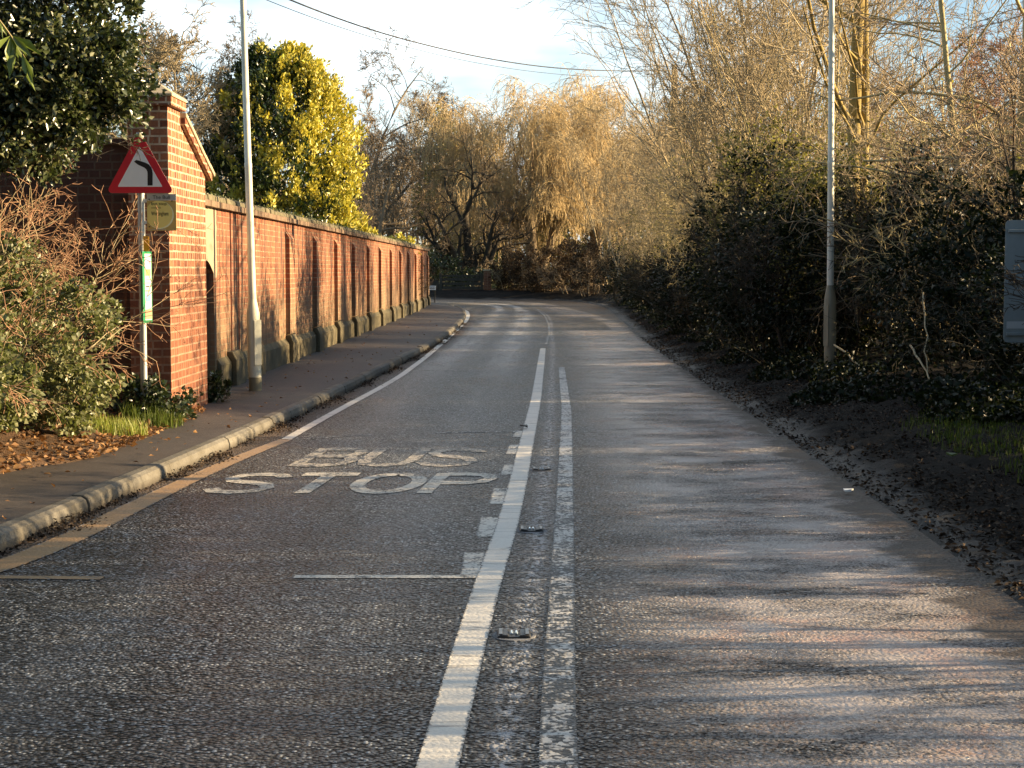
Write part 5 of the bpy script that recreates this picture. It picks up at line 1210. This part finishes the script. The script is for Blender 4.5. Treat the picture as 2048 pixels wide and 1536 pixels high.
# shrubs by the road nearer than the picture's edge: they shade the carriageway
near = [(5.2, 8.9, 0.9, 0), (4.4, -1.2, 1.1, 1), (4.5, -4.0, 1.1, 2)]
for i, (x, y, s, k) in enumerate(near):
    dup(protos[k], (x, y, 0.3), rng.random() * 6.28, 'dark roadside shrub nearer than the grey sign, outside the right edge', s)
for i, (x, y, s) in enumerate(((5.2, 6.6, 0.8), (4.9, 4.0, 0.8), (4.9, 1.2, 0.85), (7.0, 5.0, 1.0), (7.0, -1.5, 1.0))):
    dup(ov[i % 2], (x, y, 0.3), rng.random() * 6.28, 'olive shrub by the near right verge, outside the right edge', s)

for i, (x, y, h_) in enumerate(((5.1, 10.6, 0.80), (5.2, 12.6, 0.56))):
    dup(protos[i], (x, y, 0.3), rng.random() * 6.28, 'low dark shrub by the near right verge, outside the right edge', (0.95, 0.95, h_))
for i, (x, y, h_) in enumerate(((-7.5, 6.5, 1.7), (-8, 2.0, 2.0), (-7.5, -3.0, 2.1), (-8.0, -8.5, 2.2), (-9.5, -14, 2.3), (6.5, -7.5, 1.6), (7.5, -12, 2.1), (3.5, -24, 2.4), (-3, -28, 2.6), (-12, -20, 2.6))):  # unseen evergreens added around the viewpoint to hold back skylight
    dup(iv, (x, y, 0.0), i * 1.1, 'tall dark evergreen added out of view around the viewpoint to cut skylight', (h_, h_, h_))
# grass and dead leaves on the right verge
rng = np.random.default_rng(190)
n = 26000; y = 8.5 + rng.random(n) * 8; x = np.interp(y, Rp[:110, 1], Rp[:110, 0]) + 0.85 + rng.random(n) ** 0.7 * 2.2
pat = np.sin(x * 2.3 + 0.6 * y) + np.sin(y * 1.3 - x) + rng.normal(0, 0.6, n) + (x - 3.0) * 1.6 - np.clip((y - 13) * 0.5, 0, 3)
x, y = x[pat > 0.1], y[pat > 0.1]
blades('verge_grass', MAT['grass'], np.c_[x, y, [rv_height(a, b) - 0.01 for a, b in zip(x, y)]], rng, 0.07, 0.0035, 'short dark grass on the right verge below the grey sign', 'grass', 'stuff')
n = 26000; y = 7.5 + rng.random(n) ** 1.5 * 45; x = np.interp(y, Rp[:110, 1], Rp[:110, 0]) + 0.3 + rng.random(n) ** 1.2 * 2.0
p = np.c_[x, y, [rv_height(a, b) + 0.008 for a, b in zip(x, y)]]
m_ = 5500; y2 = 6.5 + rng.random(m_) ** 1.4 * 30; x2 = np.interp(y2, Rp[:110, 1], Rp[:110, 0]) + 0.0 + np.abs(rng.normal(0, 0.28, m_))
p = np.concatenate([p, np.c_[x2, y2, [rv_height(a, b) + 0.008 for a, b in zip(x2, y2)]]]); n = len(p)
tag(leaf_obj('verge_debris', MAT['grit'], None, p, rng, 0.034, dirs=np.c_[rng.normal(0, 1, (n, 2)), np.zeros(n)], nrm=np.tile([0, 0, 1.5], (n, 1)), spread=0.3, fold=0.4), 'dark dead leaves and bits strewn over the muddy right verge', 'debris', None, 'stuff')
n = 24000; y = 13 + rng.random(n) ** 1.35 * 52; q0 = np.interp(y, Rp[:110, 1], Rp[:110, 0])
o_ = 0.75 + np.clip((17 - y) * 0.22, 0, 0.8) + 0.25 * np.sin(y * 1.7) + np.abs(rng.normal(0, 0.55, n)); hgt = np.clip(0.12 + (o_ - 0.8) * 0.35, 0.02, 0.3) * rng.random(n) * (0.6 + 0.5 * np.sin(y * 2.9 + 2 * o_))
x = q0 + o_; p = np.c_[x, y, [rv_height(a, b) for a, b in zip(x, y)]]; p[:, 2] += np.maximum(hgt, 0.005)
tag(leaf_obj('undergrowth', MAT['hedge'], None, p, rng, 0.055, dirs=np.c_[rng.normal(-0.4, 0.7, n), rng.normal(0, 0.7, n), np.full(n, 0.4)], spread=0.5, aspect=0.7), 'dark ivy ground cover along the foot of the right hedge', 'ground cover', None, 'stuff')
for i, (x, y, l) in enumerate(((3.75, 22.4, 'arching bare bramble just left of the right lamp post foot'), (4.55, 17.2, 'arching bare bramble between the lamp post and the grey sign'), (3.75, 27.5, 'arching bare bramble along the foot of the right hedge, middle'), (4.9, 14.6, 'arching bare bramble below the grey sign'), (3.9, 35.0, 'arching bare bramble at the far foot of the right hedge'))):
    rg = np.random.default_rng(400 + i)
    make_tree('bare_bramble', (x, y, rv_height(x, y)), 400 + i, ('bark_hedge', 'bark_hedge'), l, 'bramble', dict(stems=multi_stems(rg, 9, 0.35, 0.7, 1.7, 0.008), l0=dict(nseg=8, wander=0.08, trop=(-0.03, 0, -0.06)), levels=[lv(4, 40, 0.4, 5, 0.12, (0, 0, -0.05), 0.2), lv(4, 45, 0.5, 4, 0.15)], minr=0.003), 'bare brambles at the foot of the right hedge')
# fallen sticks
def stick(a, b, r, label):
    t = np.linspace(0, 1, 8)[:, None]; pts = np.array(a)[None] * (1 - t) + np.array(b)[None] * t + rng.normal(0, 0.012, (8, 3)); pts[0] = a
    tb = Tubes(); tb.add(pts[None], np.linspace(r, r * .6, 8)[None], 6); return tag(tb.build('fallen_branch', MAT['bark_tan']), label, 'branch', 'fallen branches on the right verge')
stick(P(1668, 690, 19.6), P(1766, 766, 18.2), 0.012, 'pale fallen branch sloping down beside the right lamp post base')
stick(P(1820, 690, 16.2), P(1868, 766, 15.4), 0.012, 'fallen branch leaning under the hedge below the grey sign')
stick(P(1846, 585, 16.4), P(1852, 745, 15.8), 0.009, 'thin upright dead stem under the hedge left of the grey sign')
# litter
def litter(u, v, z, s, mat, label):
    x, y = G(u, v, z); m = MB(); pr = [(-s, -s * .4), (-s * .2, -s * .7), (s, -s * .2), (s * .7, s * .5), (-s * .4, s * .6)]
    vs = m.prism(pr, 0, 0.012, 'xy')
    for w in vs: w.co.z += random.uniform(0, s * 0.35)
    o = m.build('litter', mat); o.location = (x, y, z + 0.004); o.rotation_euler = (0, 0, random.random() * 6); return tag(o, label, 'litter', 'litter scraps')
litter(1697, 985, 0.01, 0.035, MAT['signwhite'], 'small white scrap of litter on the wet right road edge')
litter(1902, 913, rv_height(3.4, 11.6) + .01, 0.04, MAT['laurel'], 'small pale green scrap of litter on the right verge grass')
litter(1048, 856, 0.008, 0.055, MAT['black'], 'small black scrap lying on the solid white line')

# ------------------------------------------------------------------ camera, light, sky
cam = bpy.data.cameras.new('camera'); co = bpy.data.objects.new('camera', cam); COL.objects.link(co); S.camera = co
cam.sensor_width = 36; cam.sensor_fit = 'HORIZONTAL'; cam.lens = 36 * F / 2048; cam.clip_start = 0.05; cam.clip_end = 2000
co.location = (0, 0, HC); co.rotation_euler = (math.pi / 2 - PITCH, 0, 0)

ELEV, AZ = R(14.5), R(3)       # sun azimuth: from +x towards +y
sd = Vector((math.cos(AZ) * math.cos(ELEV), math.sin(AZ) * math.cos(ELEV), math.sin(ELEV)))
sl_ = bpy.data.lights.new('sun', 'SUN'); so = bpy.data.objects.new('sun', sl_); COL.objects.link(so)
sl_.energy = 5.0; sl_.angle = R(0.5); sl_.color = (1.0, 0.74, 0.43)
so.rotation_euler = sd.to_track_quat('Z', 'Y').to_euler(); so.location = (20, 2, 12)

w = bpy.data.worlds.new('World'); S.world = w; w.use_nodes = True
nt = w.node_tree; nt.nodes.clear()
def wn(t, **k):
    nd = nt.nodes.new('ShaderNode' + t)
    for a, b in k.items(): setattr(nd, a, b)
    return nd
sky = wn('TexSky', sky_type='NISHITA'); sky.sun_disc = False; sky.sun_elevation = ELEV; sky.sun_rotation = math.pi / 2 - AZ
sky.air_density = 1.0; sky.dust_density = 0.25; sky.ozone_density = 2.2
tcw = wn('TexCoord'); mp = wn('Mapping'); mp.inputs['Scale'].default_value = (1.0, 1.0, 3.6); mp.inputs['Location'].default_value = (0.35, 0.0, 0.1)
nz = wn('TexNoise'); nz.inputs['Scale'].default_value = 2.1; nz.inputs['Detail'].default_value = 6; nz.inputs['Roughness'].default_value = 0.55
rm = wn('ValToRGB'); rm.color_ramp.elements[0].position = 0.43; rm.color_ramp.elements[1].position = 0.60
rm.color_ramp.elements[0].color = (0.05, 0.05, 0.05, 1)
sx_ = wn('SeparateXYZ'); fr = wn('MapRange'); fr.inputs[1].default_value = -0.2; fr.inputs[2].default_value = 0.6; fr.inputs[3].default_value = 0.06
ml = wn('Math', operation='MULTIPLY')
mx = wn('MixRGB'); mx.inputs[2].default_value = (8.2, 9.1, 9.4, 1)
bg = wn('Background'); bg.inputs[1].default_value = 0.055
ow = wn('OutputWorld')
L = nt.links.new
L(tcw.outputs['Generated'], mp.inputs[0]); L(mp.outputs[0], nz.inputs['Vector']); L(nz.outputs[0], rm.inputs[0])
L(tcw.outputs['Generated'], sx_.inputs[0]); L(sx_.outputs[1], fr.inputs[0]); L(rm.outputs[0], ml.inputs[0]); L(fr.outputs[0], ml.inputs[1])
L(ml.outputs[0], mx.inputs[0]); L(sky.outputs[0], mx.inputs[1]); L(mx.outputs[0], bg.inputs[0]); L(bg.outputs[0], ow.inputs[0])

S.view_settings.view_transform = 'Standard'; S.view_settings.look = 'None'; S.view_settings.gamma = 1; S.view_settings.exposure = 1.88
S.cycles.max_bounces = 6; S.cycles.diffuse_bounces = 3; S.cycles.glossy_bounces = 3; S.cycles.transmission_bounces = 4; S.cycles.transparent_max_bounces = 4
S.cycles.use_denoising = True
